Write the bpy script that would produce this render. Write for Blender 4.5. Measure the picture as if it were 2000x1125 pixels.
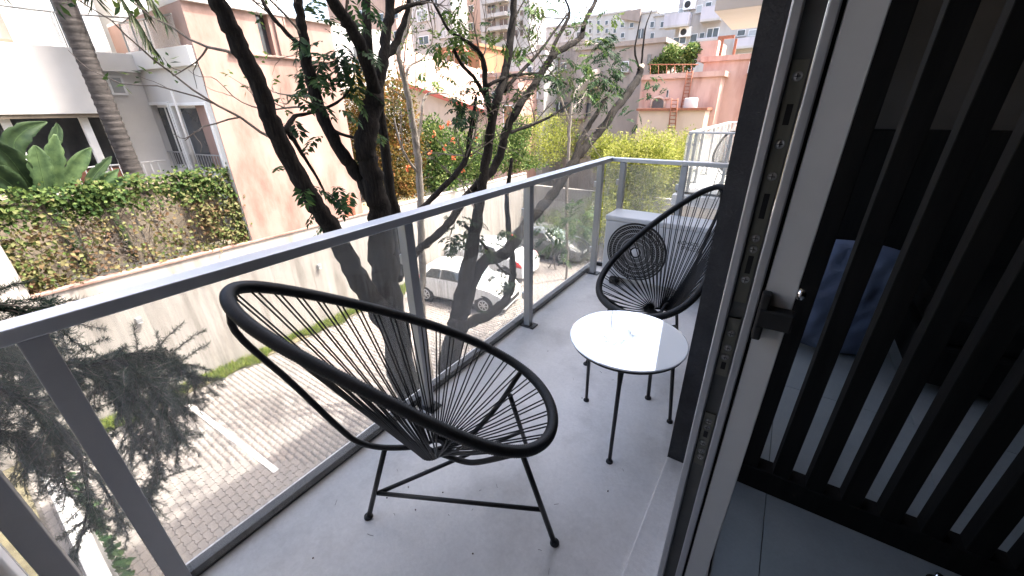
import bpy, bmesh, math, random
import numpy as np
from mathutils import Vector, Matrix
random.seed(7); rng = np.random.default_rng(11)
for o in list(bpy.data.objects): bpy.data.objects.remove(o)
S = bpy.context.scene; C = S.collection
R = math.radians

# ------------------------------------------------------------ camera, sky, sun, exposure
XV = np.array([0.83077023, 0.2223072, -0.51029435])
YV = np.array([0.55644697, -0.35426032, 0.75157594])
DV = np.array([0.0136963, 0.90833867, 0.4180111])
EYE = np.array([0., 0., 1.5]); FPX = 763.
cam = bpy.data.cameras.new('camera'); camo = bpy.data.objects.new('camera', cam); C.objects.link(camo)
cam.sensor_width = 36; cam.lens = FPX/2000*36; cam.clip_start = .02; cam.clip_end = 3000
right = Vector((XV[0], YV[0], -DV[0])); down = Vector((XV[1], YV[1], -DV[1])); fwd = Vector((XV[2], YV[2], -DV[2]))
m = Matrix((right, -down, -fwd)).transposed().to_4x4(); m.translation = Vector(EYE); camo.matrix_world = m
S.camera = camo
SUN_EL, SUN_AZ = 62., 44.          # azimuth measured from +Y towards +X
sv = Vector((math.cos(R(SUN_EL))*math.sin(R(SUN_AZ)), math.cos(R(SUN_EL))*math.cos(R(SUN_AZ)), math.sin(R(SUN_EL))))
W = bpy.data.worlds.new('World'); S.world = W; W.use_nodes = True
nt = W.node_tree; bg = nt.nodes['Background']; sky = nt.nodes.new('ShaderNodeTexSky')
sky.sky_type = 'NISHITA'; sky.sun_disc = False; sky.sun_elevation = R(SUN_EL); sky.sun_rotation = R(SUN_AZ)
sky.air_density = 1.0; sky.dust_density = 7.0; sky.ozone_density = .6
nt.links.new(sky.outputs[0], bg.inputs[0]); bg.inputs[1].default_value = .15
sl = bpy.data.lights.new('sun', 'SUN'); so = bpy.data.objects.new('sun', sl); C.objects.link(so)
sl.energy = 2.0; sl.angle = R(.5); sl.color = (1, .95, .87)
so.rotation_euler = sv.to_track_quat('Z', 'Y').to_euler(); so.location = (0, 0, 40)
S.view_settings.view_transform = 'Standard'; S.view_settings.look = 'None'
S.view_settings.exposure = 2.85; S.view_settings.gamma = 1
S.render.engine = 'CYCLES'
S.cycles.max_bounces = 10; S.cycles.transparent_max_bounces = 24; S.cycles.diffuse_bounces = 5

# ------------------------------------------------------------ helpers
def ray(px, py):
    v = np.array([px-1000., py-562.5, FPX]); return np.array([v@XV, v@YV, -(v@DV)])
def at(px, py, x=None, y=None, z=None):
    """the point of the place that a sight line meets on a plane x=, y= or z="""
    r = ray(px, py)
    s = x/r[0] if x is not None else y/r[1] if y is not None else (z-EYE[2])/r[2]
    return r*s+EYE
def depth(p):
    d = np.array(p)-EYE; return float(d@np.array(fwd))
def project(p):
    d = np.array(p)-EYE; z = d@np.array(fwd); return 1000+FPX*(d@np.array(right))/z, 562.5+FPX*(d@np.array(down))/z

def principled(name, col, rough=.6, metal=0., spec=.5):
    mt = bpy.data.materials.new(name); mt.use_nodes = True
    b = mt.node_tree.nodes['Principled BSDF']
    b.inputs['Base Color'].default_value = (*col, 1); b.inputs['Roughness'].default_value = rough
    b.inputs['Metallic'].default_value = metal; b.inputs['Specular IOR Level'].default_value = spec
    return mt
def mat(name, col, col2=None, scale=4., rough=.7, metal=0., bump=0., bscale=60., stretch=(1, 1, 1), detail=6., lo=.35, hi=.65, spec=.4, fine=.0, col3=None, scale3=1., lo3=.55, hi3=.7, stretch3=(1, 1, 1)):
    """procedural surface: two tones mixed by noise, an optional third tone in stains, fine relief"""
    mt = principled(name, col, rough, metal, spec); n = mt.node_tree; b = n.nodes['Principled BSDF']
    tc = n.nodes.new('ShaderNodeTexCoord')
    def noise(sc, st, det=detail, w=0):
        mp = n.nodes.new('ShaderNodeMapping'); mp.inputs['Scale'].default_value = st
        mp.inputs['Location'].default_value = (w, w*1.7, w*.3)
        n.links.new(tc.outputs['Object'], mp.inputs[0])
        t = n.nodes.new('ShaderNodeTexNoise'); t.inputs['Scale'].default_value = sc; t.inputs['Detail'].default_value = det
        t.inputs['Roughness'].default_value = .62
        n.links.new(mp.outputs[0], t.inputs['Vector']); return t.outputs['Fac']
    def ramp(src, a, c):
        r = n.nodes.new('ShaderNodeMapRange'); r.inputs[1].default_value = a; r.inputs[2].default_value = c; r.clamp = True
        n.links.new(src, r.inputs[0]); return r.outputs[0]
    def mix(f, a, c):
        x = n.nodes.new('ShaderNodeMix'); x.data_type = 'RGBA'
        n.links.new(f, x.inputs[0])
        for k, v in ((6, a), (7, c)):
            if isinstance(v, tuple): x.inputs[k].default_value = (*v, 1)
            else: n.links.new(v, x.inputs[k])
        return x.outputs[2]
    cur = col
    if col2: cur = mix(ramp(noise(scale, stretch), lo, hi), col, col2)
    if col3: cur = mix(ramp(noise(scale3, stretch3, 8, 3.1), lo3, hi3), cur, col3)
    if fine:
        f = ramp(noise(bscale*1.7, (1, 1, 1), 3, 9), .2, .8)
        hs = n.nodes.new('ShaderNodeHueSaturation'); mr = n.nodes.new('ShaderNodeMapRange')
        mr.inputs[3].default_value = 1-fine; mr.inputs[4].default_value = 1+fine; n.links.new(f, mr.inputs[0]); n.links.new(mr.outputs[0], hs.inputs['Value'])
        if isinstance(cur, tuple): hs.inputs['Color'].default_value = (*cur, 1)
        else: n.links.new(cur, hs.inputs['Color'])
        cur = hs.outputs[0]
    if not isinstance(cur, tuple): n.links.new(cur, b.inputs['Base Color'])
    if bump:
        bp = n.nodes.new('ShaderNodeBump'); bp.inputs['Strength'].default_value = bump; bp.inputs['Distance'].default_value = .01
        n.links.new(noise(bscale, (1, 1, 1), 6, 5), bp.inputs['Height']); n.links.new(bp.outputs[0], b.inputs['Normal'])
    return mt
def leafmat(name, cols, trans=.35, rough=.5):
    """leaf: every leaf picks its own tone through the rnd attribute, thin and translucent"""
    mt = principled(name, cols[0], .65, 0, .12); n = mt.node_tree; b = n.nodes['Principled BSDF']
    a = n.nodes.new('ShaderNodeAttribute'); a.attribute_name = 'rnd'
    cr = n.nodes.new('ShaderNodeValToRGB'); e = cr.color_ramp.elements
    e[0].color = (*cols[0], 1); e[1].color = (*cols[-1], 1)
    for i, c in enumerate(cols[1:-1]): el = e.new((i+1)/(len(cols)-1)); el.color = (*c, 1)
    n.links.new(a.outputs['Fac'], cr.inputs[0]); n.links.new(cr.outputs[0], b.inputs['Base Color'])
    tr = n.nodes.new('ShaderNodeBsdfTranslucent'); n.links.new(cr.outputs[0], tr.inputs[0])
    ms = n.nodes.new('ShaderNodeMixShader'); ms.inputs[0].default_value = trans
    n.links.new(b.outputs[0], ms.inputs[1]); n.links.new(tr.outputs[0], ms.inputs[2])
    n.links.new(ms.outputs[0], n.nodes['Material Output'].inputs[0]); return mt

WL = {}
def setp(o, label=None, cat=None, group=None, kind=None):
    for k, v in (('label', label), ('category', cat), ('group', group), ('kind', kind)):
        if v: o[k] = v
    return o
def thing(name, label, cat, loc=(0, 0, 0), rotz=0, group=None):
    o = bpy.data.objects.new(name, None); C.objects.link(o); o.location = loc; o.rotation_euler = (0, 0, rotz)
    o.empty_display_size = .1; WL[o] = np.array(loc, float); return setp(o, label, cat, group)
def link(name, me, mt, parent=None, loc=(0, 0, 0)):
    o = bpy.data.objects.new(name, me); C.objects.link(o); o.location = loc
    if mt is not None and not len(me.materials): me.materials.append(mt)
    if parent is not None: o.parent = parent; WL[o] = WL[parent]+np.array(loc, float)
    else: WL[o] = np.array(loc, float)
    return o
class MB:
    def __init__(s): s.v = []; s.f = []; s.sm = []
    def add(s, vs, fs, smooth=False):
        b = len(s.v); s.v += [tuple(map(float, p)) for p in vs]; s.f += [tuple(b+i for i in f) for f in fs]; s.sm += [smooth]*len(fs); return s
    def box(s, x0, x1, y0, y1, z0, z1):
        vs = [(x, y, z) for z in (z0, z1) for y in (y0, y1) for x in (x0, x1)]
        return s.add(vs, [(0, 2, 3, 1), (4, 5, 7, 6), (0, 1, 5, 4), (2, 6, 7, 3), (0, 4, 6, 2), (1, 3, 7, 5)])
    def obox(s, c, ax, hs):
        """box about c with axes ax (3 vectors) and half sizes hs"""
        c = np.array(c, float); A = [np.array(a, float)*h for a, h in zip(ax, hs)]
        vs = [c+A[0]*x+A[1]*y+A[2]*z for z in (-1, 1) for y in (-1, 1) for x in (-1, 1)]
        return s.add(vs, [(0, 2, 3, 1), (4, 5, 7, 6), (0, 1, 5, 4), (2, 6, 7, 3), (0, 4, 6, 2), (1, 3, 7, 5)])
    def prism(s, poly, d):
        """poly: coplanar points, extruded by vector d"""
        n = len(poly); P = [np.array(p, float) for p in poly]; Q = [p+np.array(d, float) for p in P]
        return s.add(P+Q, [tuple(range(n))[::-1], tuple(range(n, 2*n))]+[(i, (i+1) % n, n+(i+1) % n, n+i) for i in range(n)])
    def tube(s, pts, rad, seg=8, closed=False, caps=True, smooth=True):
        P = [Vector(p) for p in pts]; n = len(P)
        rad = [rad]*n if not hasattr(rad, '__len__') else rad
        T = []
        for i in range(n):
            a = P[(i-1) % n] if (closed or i) else P[0]; b = P[(i+1) % n] if (closed or i < n-1) else P[-1]
            t = b-a; T.append(t.normalized() if t.length > 1e-9 else Vector((0, 0, 1)))
        nrm = T[0].orthogonal().normalized(); vs = []; base = len(s.v)
        for i in range(n):
            nrm = (nrm-T[i]*nrm.dot(T[i])).normalized(); bn = T[i].cross(nrm)
            for k in range(seg):
                a = 2*math.pi*k/seg; vs.append(P[i]+(nrm*math.cos(a)+bn*math.sin(a))*rad[i])
        fs = []
        for i in range(n if closed else n-1):
            j = (i+1) % n
            for k in range(seg): fs.append((i*seg+k, i*seg+(k+1) % seg, j*seg+(k+1) % seg, j*seg+k))
        if caps and not closed:
            fs.append(tuple(range(seg))[::-1]); fs.append(tuple((n-1)*seg+k for k in range(seg)))
        return s.add(vs, fs, smooth)
    def cyl(s, a, b, r, seg=16, r2=None): return s.tube([a, b], [r, r if r2 is None else r2], seg)
    def lathe(s, prof, c=(0, 0, 0), axis=(0, 0, 1), seg=24, smooth=True):
        """prof: (radius, height) pairs about axis through c"""
        ax = Vector(axis).normalized(); u = ax.orthogonal().normalized(); w = ax.cross(u); c = Vector(c); vs = []; n = len(prof)
        for r, h in prof:
            for k in range(seg):
                a = 2*math.pi*k/seg; vs.append(c+ax*h+(u*math.cos(a)+w*math.sin(a))*r)
        fs = [(i*seg+k, i*seg+(k+1) % seg, (i+1)*seg+(k+1) % seg, (i+1)*seg+k) for i in range(n-1) for k in range(seg)]
        return s.add(vs, fs, smooth)
    def mesh(s, name, off=None):
        me = bpy.data.meshes.new(name); v = np.array(s.v, float).reshape(-1, 3)
        if off is not None: v = v-off
        me.from_pydata(v.tolist(), [], s.f); me.polygons.foreach_set('use_smooth', s.sm)
        bm = bmesh.new(); bm.from_mesh(me); bmesh.ops.recalc_face_normals(bm, faces=bm.faces); bm.to_mesh(me); bm.free()
        return me
    def build(s, name, mt, parent=None, origin=None, bevel=0., seg=2):
        """link as one mesh; vertices are world points when parent/origin offsets are to be taken off"""
        off = WL[parent] if parent is not None else (np.array(origin, float) if origin is not None else np.zeros(3))
        o = link(name, s.mesh(name, off), mt, parent, (0, 0, 0) if parent is not None else tuple(off))
        if bevel:
            md = o.modifiers.new('bevel', 'BEVEL'); md.width = bevel; md.segments = seg; md.limit_method = 'ANGLE'; md.angle_limit = R(40)
        return o
    def loc(s, name, mt, parent):
        """link as one part whose vertices are already local to its parent"""
        return link(name, s.mesh(name), mt, parent)
def copy_tree(o, parent=None, loc=None, rotz=None):
    c = o.copy(); C.objects.link(c); c.parent = parent
    if loc is not None: c.location = loc
    if rotz is not None: c.rotation_euler = (0, 0, rotz)
    for ch in o.children: copy_tree(ch, c)
    return c
def boxthing(name, mt, lab, cat, b, bevel=0, group=None):
    o = MB().box(*b).build(name, mt, origin=((b[0]+b[1])/2, (b[2]+b[3])/2, b[4]), bevel=bevel); return setp(o, lab, cat, group)
def catmull(P, n=6):
    """smooth a list of rows (any number of columns)"""
    P = np.array(P, float); out = []
    for i in range(len(P)-1):
        a = P[max(i-1, 0)]; b = P[i]; c = P[i+1]; d = P[min(i+2, len(P)-1)]
        for k in range(n):
            t = k/n; out.append(.5*(2*b+(c-a)*t+(2*a-5*b+4*c-d)*t*t+(3*b-a-3*c+d)*t**3))
    out.append(P[-1]); return np.array(out)
def leaves_mesh(name, pos, dirs, nrm, L, Wd, fold=.25, rnd=None):
    """many leaves, each four triangles folded along the midrib: pos (n,3) base, dirs (n,3) along, nrm (n,3) up"""
    n = len(pos); d = dirs/np.linalg.norm(dirs, axis=1, keepdims=True)
    s = np.cross(d, nrm); s /= np.linalg.norm(s, axis=1, keepdims=True)+1e-9; u = np.cross(s, d)
    L = np.broadcast_to(L, n)[:, None]; Wd = np.broadcast_to(Wd, n)[:, None]
    mid = pos+d*L*.45
    V = np.stack([pos, mid+s*Wd*.5+u*Wd*fold, pos+d*L-u*L*.06, mid-s*Wd*.5+u*Wd*fold], 1).reshape(-1, 3)
    i = np.arange(n)*4
    F = np.stack([np.stack([i, i+1, i+2], 1), np.stack([i, i+2, i+3], 1)], 1).reshape(-1, 3)
    me = bpy.data.meshes.new(name); me.vertices.add(len(V)); me.vertices.foreach_set('co', V.ravel())
    me.loops.add(F.size); me.loops.foreach_set('vertex_index', F.ravel().astype(np.int32))
    me.polygons.add(len(F)); me.polygons.foreach_set('loop_start', np.arange(0, F.size, 3, dtype=np.int32)); me.polygons.foreach_set('loop_total', np.full(len(F), 3, np.int32))
    me.update()
    r = rng.random(n) if rnd is None else rnd
    a = me.attributes.new('rnd', 'FLOAT', 'POINT'); a.data.foreach_set('value', np.repeat(r, 4).astype(np.float32))
    return me
def unit(v): return v/(np.linalg.norm(v, axis=-1, keepdims=True)+1e-9)

# ------------------------------------------------------------ materials
M = {}
M['concrete'] = mat('balcony concrete', (.60, .585, .575), (.68, .665, .655), 2.2, .62, bump=.25, bscale=45, fine=.08, col3=(.49, .475, .465), scale3=3.0, lo3=.50, hi3=.74)
M['soffit'] = mat('soffit', (.56, .47, .40), (.60, .51, .44), 1.5, .8, bump=.1, bscale=30)
M['white'] = mat('white render', (.56, .545, .525), (.62, .605, .585), 1.2, .85, bump=.2, bscale=40)
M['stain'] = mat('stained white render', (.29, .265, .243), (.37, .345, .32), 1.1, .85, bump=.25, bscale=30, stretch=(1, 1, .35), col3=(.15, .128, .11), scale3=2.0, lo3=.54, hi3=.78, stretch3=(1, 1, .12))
M['charcoal'] = mat('charcoal render', (.030, .030, .033), (.042, .042, .046), 12, .85, bump=.6, bscale=90, fine=.15)
M['alu'] = mat('anodised aluminium', (.48, .49, .51), (.53, .54, .56), 3, .38, metal=.55, bump=.03, bscale=200)
M['post'] = mat('grey post paint', (.36, .365, .375), (.40, .405, .415), 6, .42, metal=.3, bump=.05, bscale=300, fine=.05)
M['darkalu'] = mat('dark aluminium', (.035, .034, .034), (.055, .053, .052), 8, .4, metal=.4)
M['steel'] = mat('brushed steel', (.45, .45, .44), (.58, .58, .56), 20, .3, metal=1., stretch=(1, 1, .1))
M['web'] = mat('shaded channel', (.13, .135, .135), (.17, .175, .17), 6, .5, metal=.3)
M['strip'] = mat('dull steel strip', (.20, .20, .17), (.28, .28, .24), 20, .38, metal=.9, stretch=(1, 1, .1))
M['chrome'] = mat('chrome', (.75, .75, .76), (.7, .7, .7), 5, .12, metal=1.)
M['stile'] = mat('grey lacquered stile', (.56, .57, .57), (.62, .63, .63), 3, .55, bump=.05, bscale=150)
M['black'] = mat('black powder coat', (.010, .010, .011), (.016, .016, .017), 12, .42, bump=.08, bscale=120)
M['cord'] = mat('black cord', (.008, .008, .009), (.015, .015, .016), 90, .48, bump=.3, bscale=400)
M['rubber'] = mat('rubber', (.02, .02, .022), (.03, .03, .032), 30, .7)
M['slat'] = mat('black stained slat', (.006, .0055, .005), (.012, .011, .010), 6, .75, stretch=(8, 8, .6), bump=.1, bscale=40, spec=.15)
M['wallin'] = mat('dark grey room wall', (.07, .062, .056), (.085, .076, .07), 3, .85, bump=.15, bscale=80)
M['ceilin'] = mat('room ceiling', (.30, .29, .28), (.33, .32, .31), 3, .85)
M['tile'] = mat('grey porcelain tile', (.23, .255, .26), (.29, .31, .315), 3, .42, bump=.04, bscale=60, fine=.06)
M['grout'] = mat('grout', (.035, .037, .04), (.05, .052, .055), 30, .85)
M['navy'] = mat('navy cotton', (.13, .16, .25), (.16, .20, .30), 9, .85, bump=.35, bscale=300)
M['paver'] = mat('concrete paver', (.175, .16, .15), (.225, .206, .192), 1.3, .85, bump=.4, bscale=40, fine=.12, col3=(.26, .225, .203), scale3=.35, lo3=.45, hi3=.65)
M['bed'] = mat('sand bed', (.12, .11, .10), (.15, .137, .125), 8, .95, bump=.5, bscale=60)
M['paint'] = mat('white line paint', (.60, .59, .57), (.42, .40, .38), 9, .75, lo=.55, hi=.8)
M['soil'] = mat('soil', (.10, .085, .055), (.16, .14, .08), 9, .95, bump=.6, bscale=30)
M['pink'] = mat('weathered pink render', (.27, .172, .145), (.35, .242, .208), .9, .88, bump=.35, bscale=20, stretch=(1, 1, .45), col3=(.125, .075, .056), scale3=1.0, lo3=.47, hi3=.72, stretch3=(1, 1, .35))
M['tan'] = mat('tan render', (.17, .14, .105), (.23, .19, .145), 1.6, .88, bump=.3, bscale=25, stretch=(1, 1, .4), col3=(.07, .058, .045), scale3=1.3, lo3=.55, hi3=.75, stretch3=(1, 1, .2))  # darkened so the colour carries the shade behind the creeper fence
M['brick'] = mat('brick', (.30, .13, .09), (.38, .18, .12), 9, .88, bump=.3, bscale=60)
M['frame'] = mat('white window frame', (.70, .70, .70), (.76, .76, .76), 5, .5)
M['acwhite'] = mat('air conditioner enamel', (.55, .555, .57), (.60, .605, .62), 4, .45, bump=.03, bscale=80)
M['grille'] = mat('grille wire', (.40, .40, .40), (.48, .48, .48), 30, .5)
M['galv'] = mat('galvanised wire', (.25, .25, .24), (.33, .33, .32), 30, .5, metal=.6)
M['rust'] = mat('rusty iron', (.20, .075, .045), (.30, .11, .06), 12, .8, bump=.3, bscale=60)
M['bark'] = mat('shade-darkened bark', (.010, .009, .009), (.028, .025, .023), 6, .95, spec=.1, stretch=(9, 9, 1.2), bump=.9, bscale=26, lo=.4, hi=.7, fine=.2)  # backlit shade of the stems is put into this dark tone
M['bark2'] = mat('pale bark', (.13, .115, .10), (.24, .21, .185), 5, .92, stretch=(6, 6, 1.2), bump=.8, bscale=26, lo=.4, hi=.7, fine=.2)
M['twig'] = mat('twig', (.085, .07, .06), (.16, .135, .115), 14, .9, bump=.4, bscale=60)
M['palm'] = mat('palm trunk', (.026, .023, .022), (.062, .054, .052), 3, .92, stretch=(1, 1, 9), bump=.7, bscale=20, lo=.4, hi=.62, fine=.15)
M['redlamp'] = principled('red lamp', (.55, .02, .025), .15)
M['blackp'] = mat('black plastic', (.012, .012, .013), (.02, .02, .02), 30, .55)
M['tyre'] = mat('tyre', (.018, .018, .019), (.028, .028, .028), 30, .85, bump=.3, bscale=100)
def glassmat(name, dust, streak, tint=(1, 1, 1), gl=.08):
    """clear pane: straight-through light, fresnel mirror, and a film of dried-rain dust in vertical streaks"""
    mt = bpy.data.materials.new(name); mt.use_nodes = True; n = mt.node_tree; n.nodes.remove(n.nodes['Principled BSDF'])
    tr = n.nodes.new('ShaderNodeBsdfTransparent'); tr.inputs[0].default_value = (*tint, 1)
    g = n.nodes.new('ShaderNodeBsdfGlossy'); g.inputs['Roughness'].default_value = .0
    df = n.nodes.new('ShaderNodeBsdfDiffuse'); df.inputs[0].default_value = (.75, .74, .72, 1)
    fr = n.nodes.new('ShaderNodeFresnel'); fr.inputs[0].default_value = 1.45
    ge = n.nodes.new('ShaderNodeNewGeometry'); im = n.nodes.new('ShaderNodeMapRange'); im.inputs[3].default_value = 1.45; im.inputs[4].default_value = 1/1.45
    n.links.new(ge.outputs['Backfacing'], im.inputs[0]); n.links.new(im.outputs[0], fr.inputs[0])
    tc = n.nodes.new('ShaderNodeTexCoord'); mp = n.nodes.new('ShaderNodeMapping'); mp.inputs['Scale'].default_value = (40, 40, 1.6)
    nz = n.nodes.new('ShaderNodeTexNoise'); nz.inputs['Scale'].default_value = 2.2; nz.inputs['Detail'].default_value = 5
    mr = n.nodes.new('ShaderNodeMapRange'); mr.inputs[1].default_value = .42; mr.inputs[2].default_value = .75; mr.inputs[3].default_value = dust; mr.inputs[4].default_value = dust+streak
    n.links.new(tc.outputs['Object'], mp.inputs[0]); n.links.new(mp.outputs[0], nz.inputs['Vector']); n.links.new(nz.outputs['Fac'], mr.inputs[0])
    m1 = n.nodes.new('ShaderNodeMixShader'); m2 = n.nodes.new('ShaderNodeMixShader')
    n.links.new(fr.outputs[0], m1.inputs[0]); n.links.new(tr.outputs[0], m1.inputs[1]); n.links.new(g.outputs[0], m1.inputs[2])
    n.links.new(mr.outputs[0], m2.inputs[0]); n.links.new(m1.outputs[0], m2.inputs[1]); n.links.new(df.outputs[0], m2.inputs[2])
    n.links.new(m2.outputs[0], n.nodes['Material Output'].inputs[0]); return mt
M['glass'] = glassmat('balustrade glass', .11, .17, (.97, .98, .975))
M['clear'] = glassmat('table glass', .0, .0)
M['pane'] = mat('window pane', (.035, .04, .047), (.06, .066, .075), 2, .06, spec=.8)
M['panelit'] = mat('window pane with blind', (.30, .31, .31), (.36, .37, .37), 2, .12, spec=.7)
# ------------------------------------------------------------ the balcony and its building
setp(MB().box(-1.50, -.154, -.45, 3.74, -.18, 0).build('balcony_floor', M['concrete']), kind='structure')
setp(MB().box(-.1535, .095, -.45, 1.497, -.02, .014).build('door_sill', M['concrete'], bevel=.004), kind='structure')
bld = thing('apartment_building', 'tall pale building that carries the balcony, seen only as the soffit above', 'building', (0, 0, -5))
w = MB()
w.box(.0, 9, -9, 9.7, 2.95, 11.3)
w.build('upper_wall', M['white'], bld)
MB().box(-.15, 9, -9, 9.7, -5, -.30).build('lower_wall', M['white'], bld)
MB().box(-1.42, 9.2, -9, 9.7, 11.4, 11.56).build('roof_slab', M['soffit'], bld, bevel=.01)
for z in (2.80, 5.7, 8.6):
    for y0, y1 in ((-9, 3.74), (7.7, 9.7)): MB().box(-1.42, -.003, y0, y1, z, z+.16).build('balcony_slab', M['soffit'], bld, bevel=.01)
for z in (2.961, 5.861, 8.761): MB().box(-1.40, -.003, 7.72, 7.84, z, z+2.63).build('balcony_partition', M['white'], bld)
w = MB(); w.box(-.154, -.06, 1.5, 1.75, 0, 2.79).box(-.154, -.06, 3.58, 7.9, 0, 2.79).box(-.154, -.06, 8.9, 9.7, 0, 2.79).box(-.154, -.06, 1.75, 3.58, 0, .06).box(-.154, -.06, 1.75, 3.58, 2.4, 2.79).box(-.154, -.06, 7.9, 8.9, 2.2, 2.79)
w.build('facade_wall', M['charcoal'], bld)
MB().box(-.154, .1, -6, -.452, 0, 2.79).build('facade_wall', M['charcoal'], bld)
for b in ((1.75, 1.79), (2.64, 2.68), (3.54, 3.58)):
    MB().box(-.13, -.08, b[0], b[1], .061, 2.399).build('window_frame', M['alu'], bld)
MB().box(-.11, -.104, 1.79, 3.54, .07, 2.39).build('window_glass', M['clear'], bld)
setp(MB().box(-1.5, -.156, -.42, -.215, 0, 2.79).build('partition_wall', M['white'], origin=(-.8, -.3, 0)), 'white partition wall closing the near end of the balcony', 'wall')

def railing(name, label, ys, y0, y1, xs_end, zb=0., far=True, near=False):
    t = thing(name, label, 'railing', (-1.35, y0, zb))
    MB().box(-1.388, -1.312, y0, y1+.035, 1.045, 1.082).build('handrail', M['alu'], t, bevel=.004)
    MB().box(-1.452, -1.408, y0, y1+.05, 0, .042).build('glass_channel', M['darkalu'], t, bevel=.003)
    def post(x, y):
        MB().box(x-.025, x+.025, y-.025, y+.025, .010, 1.043).build('post', M['post'], t, bevel=.003)
        p = t.children[-1]
        MB().box(x-.05, x+.062, y-.04, y+.04, 0.001, .012).build('base_plate', M['darkalu'], t, bevel=.002)
        for zc in (.22, .84): MB().box(x-.050, x-.0255, y-.015, y+.015, zc, zc+.05).build('glass_clip', M['alu'], t, bevel=.003)
    for y in ys: post(-1.35, y)
    cuts = [y0]+[y for y in ys if y0+.2 < y < y1-.2]+[y1+.03]
    for a, b in zip(cuts[:-1], cuts[1:]):
        MB().box(-1.412, -1.402, a+.006, b-.006, .02, 1.02).build('glass_panel', M['glass'], t)
    ends = ([y1] if far else [])+([y0] if near else [])
    for ye in ends:
        sgn = 1 if ye == y1 else -1
        MB().box(-1.311, -.157, ye-.035, ye+.035, 1.047, 1.080).build('handrail', M['alu'], t, bevel=.004)
        MB().box(-1.405, -.157, ye+sgn*.03-.02, ye+sgn*.03+.02, 0, .04).build('glass_channel', M['darkalu'], t, bevel=.003)
        for x in xs_end: post(x, ye)
        xc = [-1.40]+list(xs_end[1:])+[-.16]
        for a, b in zip(xc[:-1], xc[1:]):
            MB().box(a+.006, b-.006, ye+sgn*.05-.005, ye+sgn*.05+.005, .045, 1.02).build('glass_panel', M['glass'], t)
    return t
railing('balcony_railing', 'long grey aluminium and glass railing around the near balcony', [-.155, .02, 1.145, 2.20, 3.42], -.21, 3.62, [-1.215, -.69])
# the next balcony along the facade
setp(MB().box(-1.62, -.154, 7.72, 13.4, -.18, 0).build('neighbour_balcony_floor', M['concrete']), kind='structure')
nr = railing('balcony_railing', 'farther glass railing on the neighbouring balcony beyond the gap', [7.98, 9.2, 10.5, 11.8, 13.1], 7.95, 13.2, [-1.25, -.7], far=True, near=True)
nr.location.x -= .16

# ------------------------------------------------------------ sliding door
dr = thing('sliding_door', 'aluminium sliding glass door leaf pushed open beside the charcoal wall', 'door', (0, .9, .014))
MB().box(-.050, -.032, .90, .96, .015, 2.6).build('stile_lip', M['alu'], dr, bevel=.003)
MB().box(.000, .018, .90, .96, .015, 2.6).build('stile_lip', M['alu'], dr, bevel=.003)
MB().box(-.0318, -.0002, .930, .958, .016, 2.59).build('stile_web', M['web'], dr)
MB().box(.0245, .078, .905, .955, .015, 2.6).build('inner_stile', M['stile'], dr, bevel=.002)
MB().box(.0182, .0243, .93, .95, .016, 2.59).build('brush_seal', M['rubber'], dr)
for a, b in ((1.10, 1.57), (.90, 1.06), (.60, .78)):
    MB().box(-.029, -.004, .9245, .9298, a, b).build('lock_strip', M['strip'], dr, bevel=.001)
def screw(x, z, r=.0085):
    s = MB(); s.lathe([(0, .004), (r*.55, .004), (r, .002), (r, -.001)], (x, .9245, z), (0, -1, 0), 14); o = s.build('screw', M['steel'], dr)
    q = MB(); q.box(x-r*.6, x+r*.6, .9199, .9206, z-.0007, z+.0007).box(x-.0007, x+.0007, .9198, .9206, z-r*.6, z+r*.6); q.build('screw_slot', M['blackp'], o)
for z in (1.544, 1.432, 1.373, 1.249, 1.225, 1.156, 1.02, .981, .955, .755, .735, .68, .651, .63): screw(-.016+random.uniform(-.001, .001), z)
for a, b in ((1.465, 1.50), (1.29, 1.34), (1.17, 1.21), (.92, .94), (.70, .72)):
    MB().box(-.021, -.011, .9238, .9246, a, b).build('keeper_slot', M['blackp'], dr)
h = MB(); h.box(.021, .084, .868, .9045, 1.078, 1.118).box(.0205, .038, .872, .9045, 1.045, 1.15); h.build('handle', M['blackp'], dr, bevel=.004)
th = MB(); th.lathe([(0, .012), (.006, .010), (.009, 0), (.006, -.010), (0, -.012)], (.0845, .90, 1.155), (0, 0, 1), 12); th.build('thumb_turn', M['chrome'], dr)
MB().box(-.02, -.012, .96, 1.9, .06, 2.55).build('glass_pane', M['clear'], dr)
for z0, z1 in ((.015, .06), (2.55, 2.6)): MB().box(-.048, .016, .961, 1.9, z0, z1).build('door_rail', M['alu'], dr)
fr = thing('door_track', 'aluminium floor track of the sliding door along the sill', 'track', (-.016, .5, .014))
MB().box(-.06, .03, -.44, .895, .0145, .018).build('track_base', M['alu'], fr)
for x in (-.05, -.018, .014): MB().box(x-.003, x+.003, -.44, .895, .0182, .026).build('track_rib', M['alu'], fr)

# ------------------------------------------------------------ the room
setp(MB().box(-.05, 4.3, -2.6, 4.1, -.06, -.008).build('room_floor', M['grout']), kind='structure')
rf = bpy.data.objects['room_floor']
ty = at(1614, 777, z=0)[1]
for i in range(-1, 4):
    x0 = .245+.6*i; xa = max(x0, .098)
    for j in range(-4, 2):
        y0 = ty+1.6*j
        if y0 > 3.9: continue
        o = MB().box(xa+.0015, x0+.5985, y0+.0015, min(y0+1.5985, 3.998), -.0079, .0).build('floor_tile', M['tile'], rf, bevel=.0012, seg=1)
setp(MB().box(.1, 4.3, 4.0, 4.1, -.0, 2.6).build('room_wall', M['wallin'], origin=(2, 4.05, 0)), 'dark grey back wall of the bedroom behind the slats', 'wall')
setp(MB().box(4.2, 4.3, -2.6, 3.999, 0, 2.6).build('room_wall', M['wallin'], origin=(4.2, 0, 0)), 'side wall of the dim room on the right', 'wall')
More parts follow.
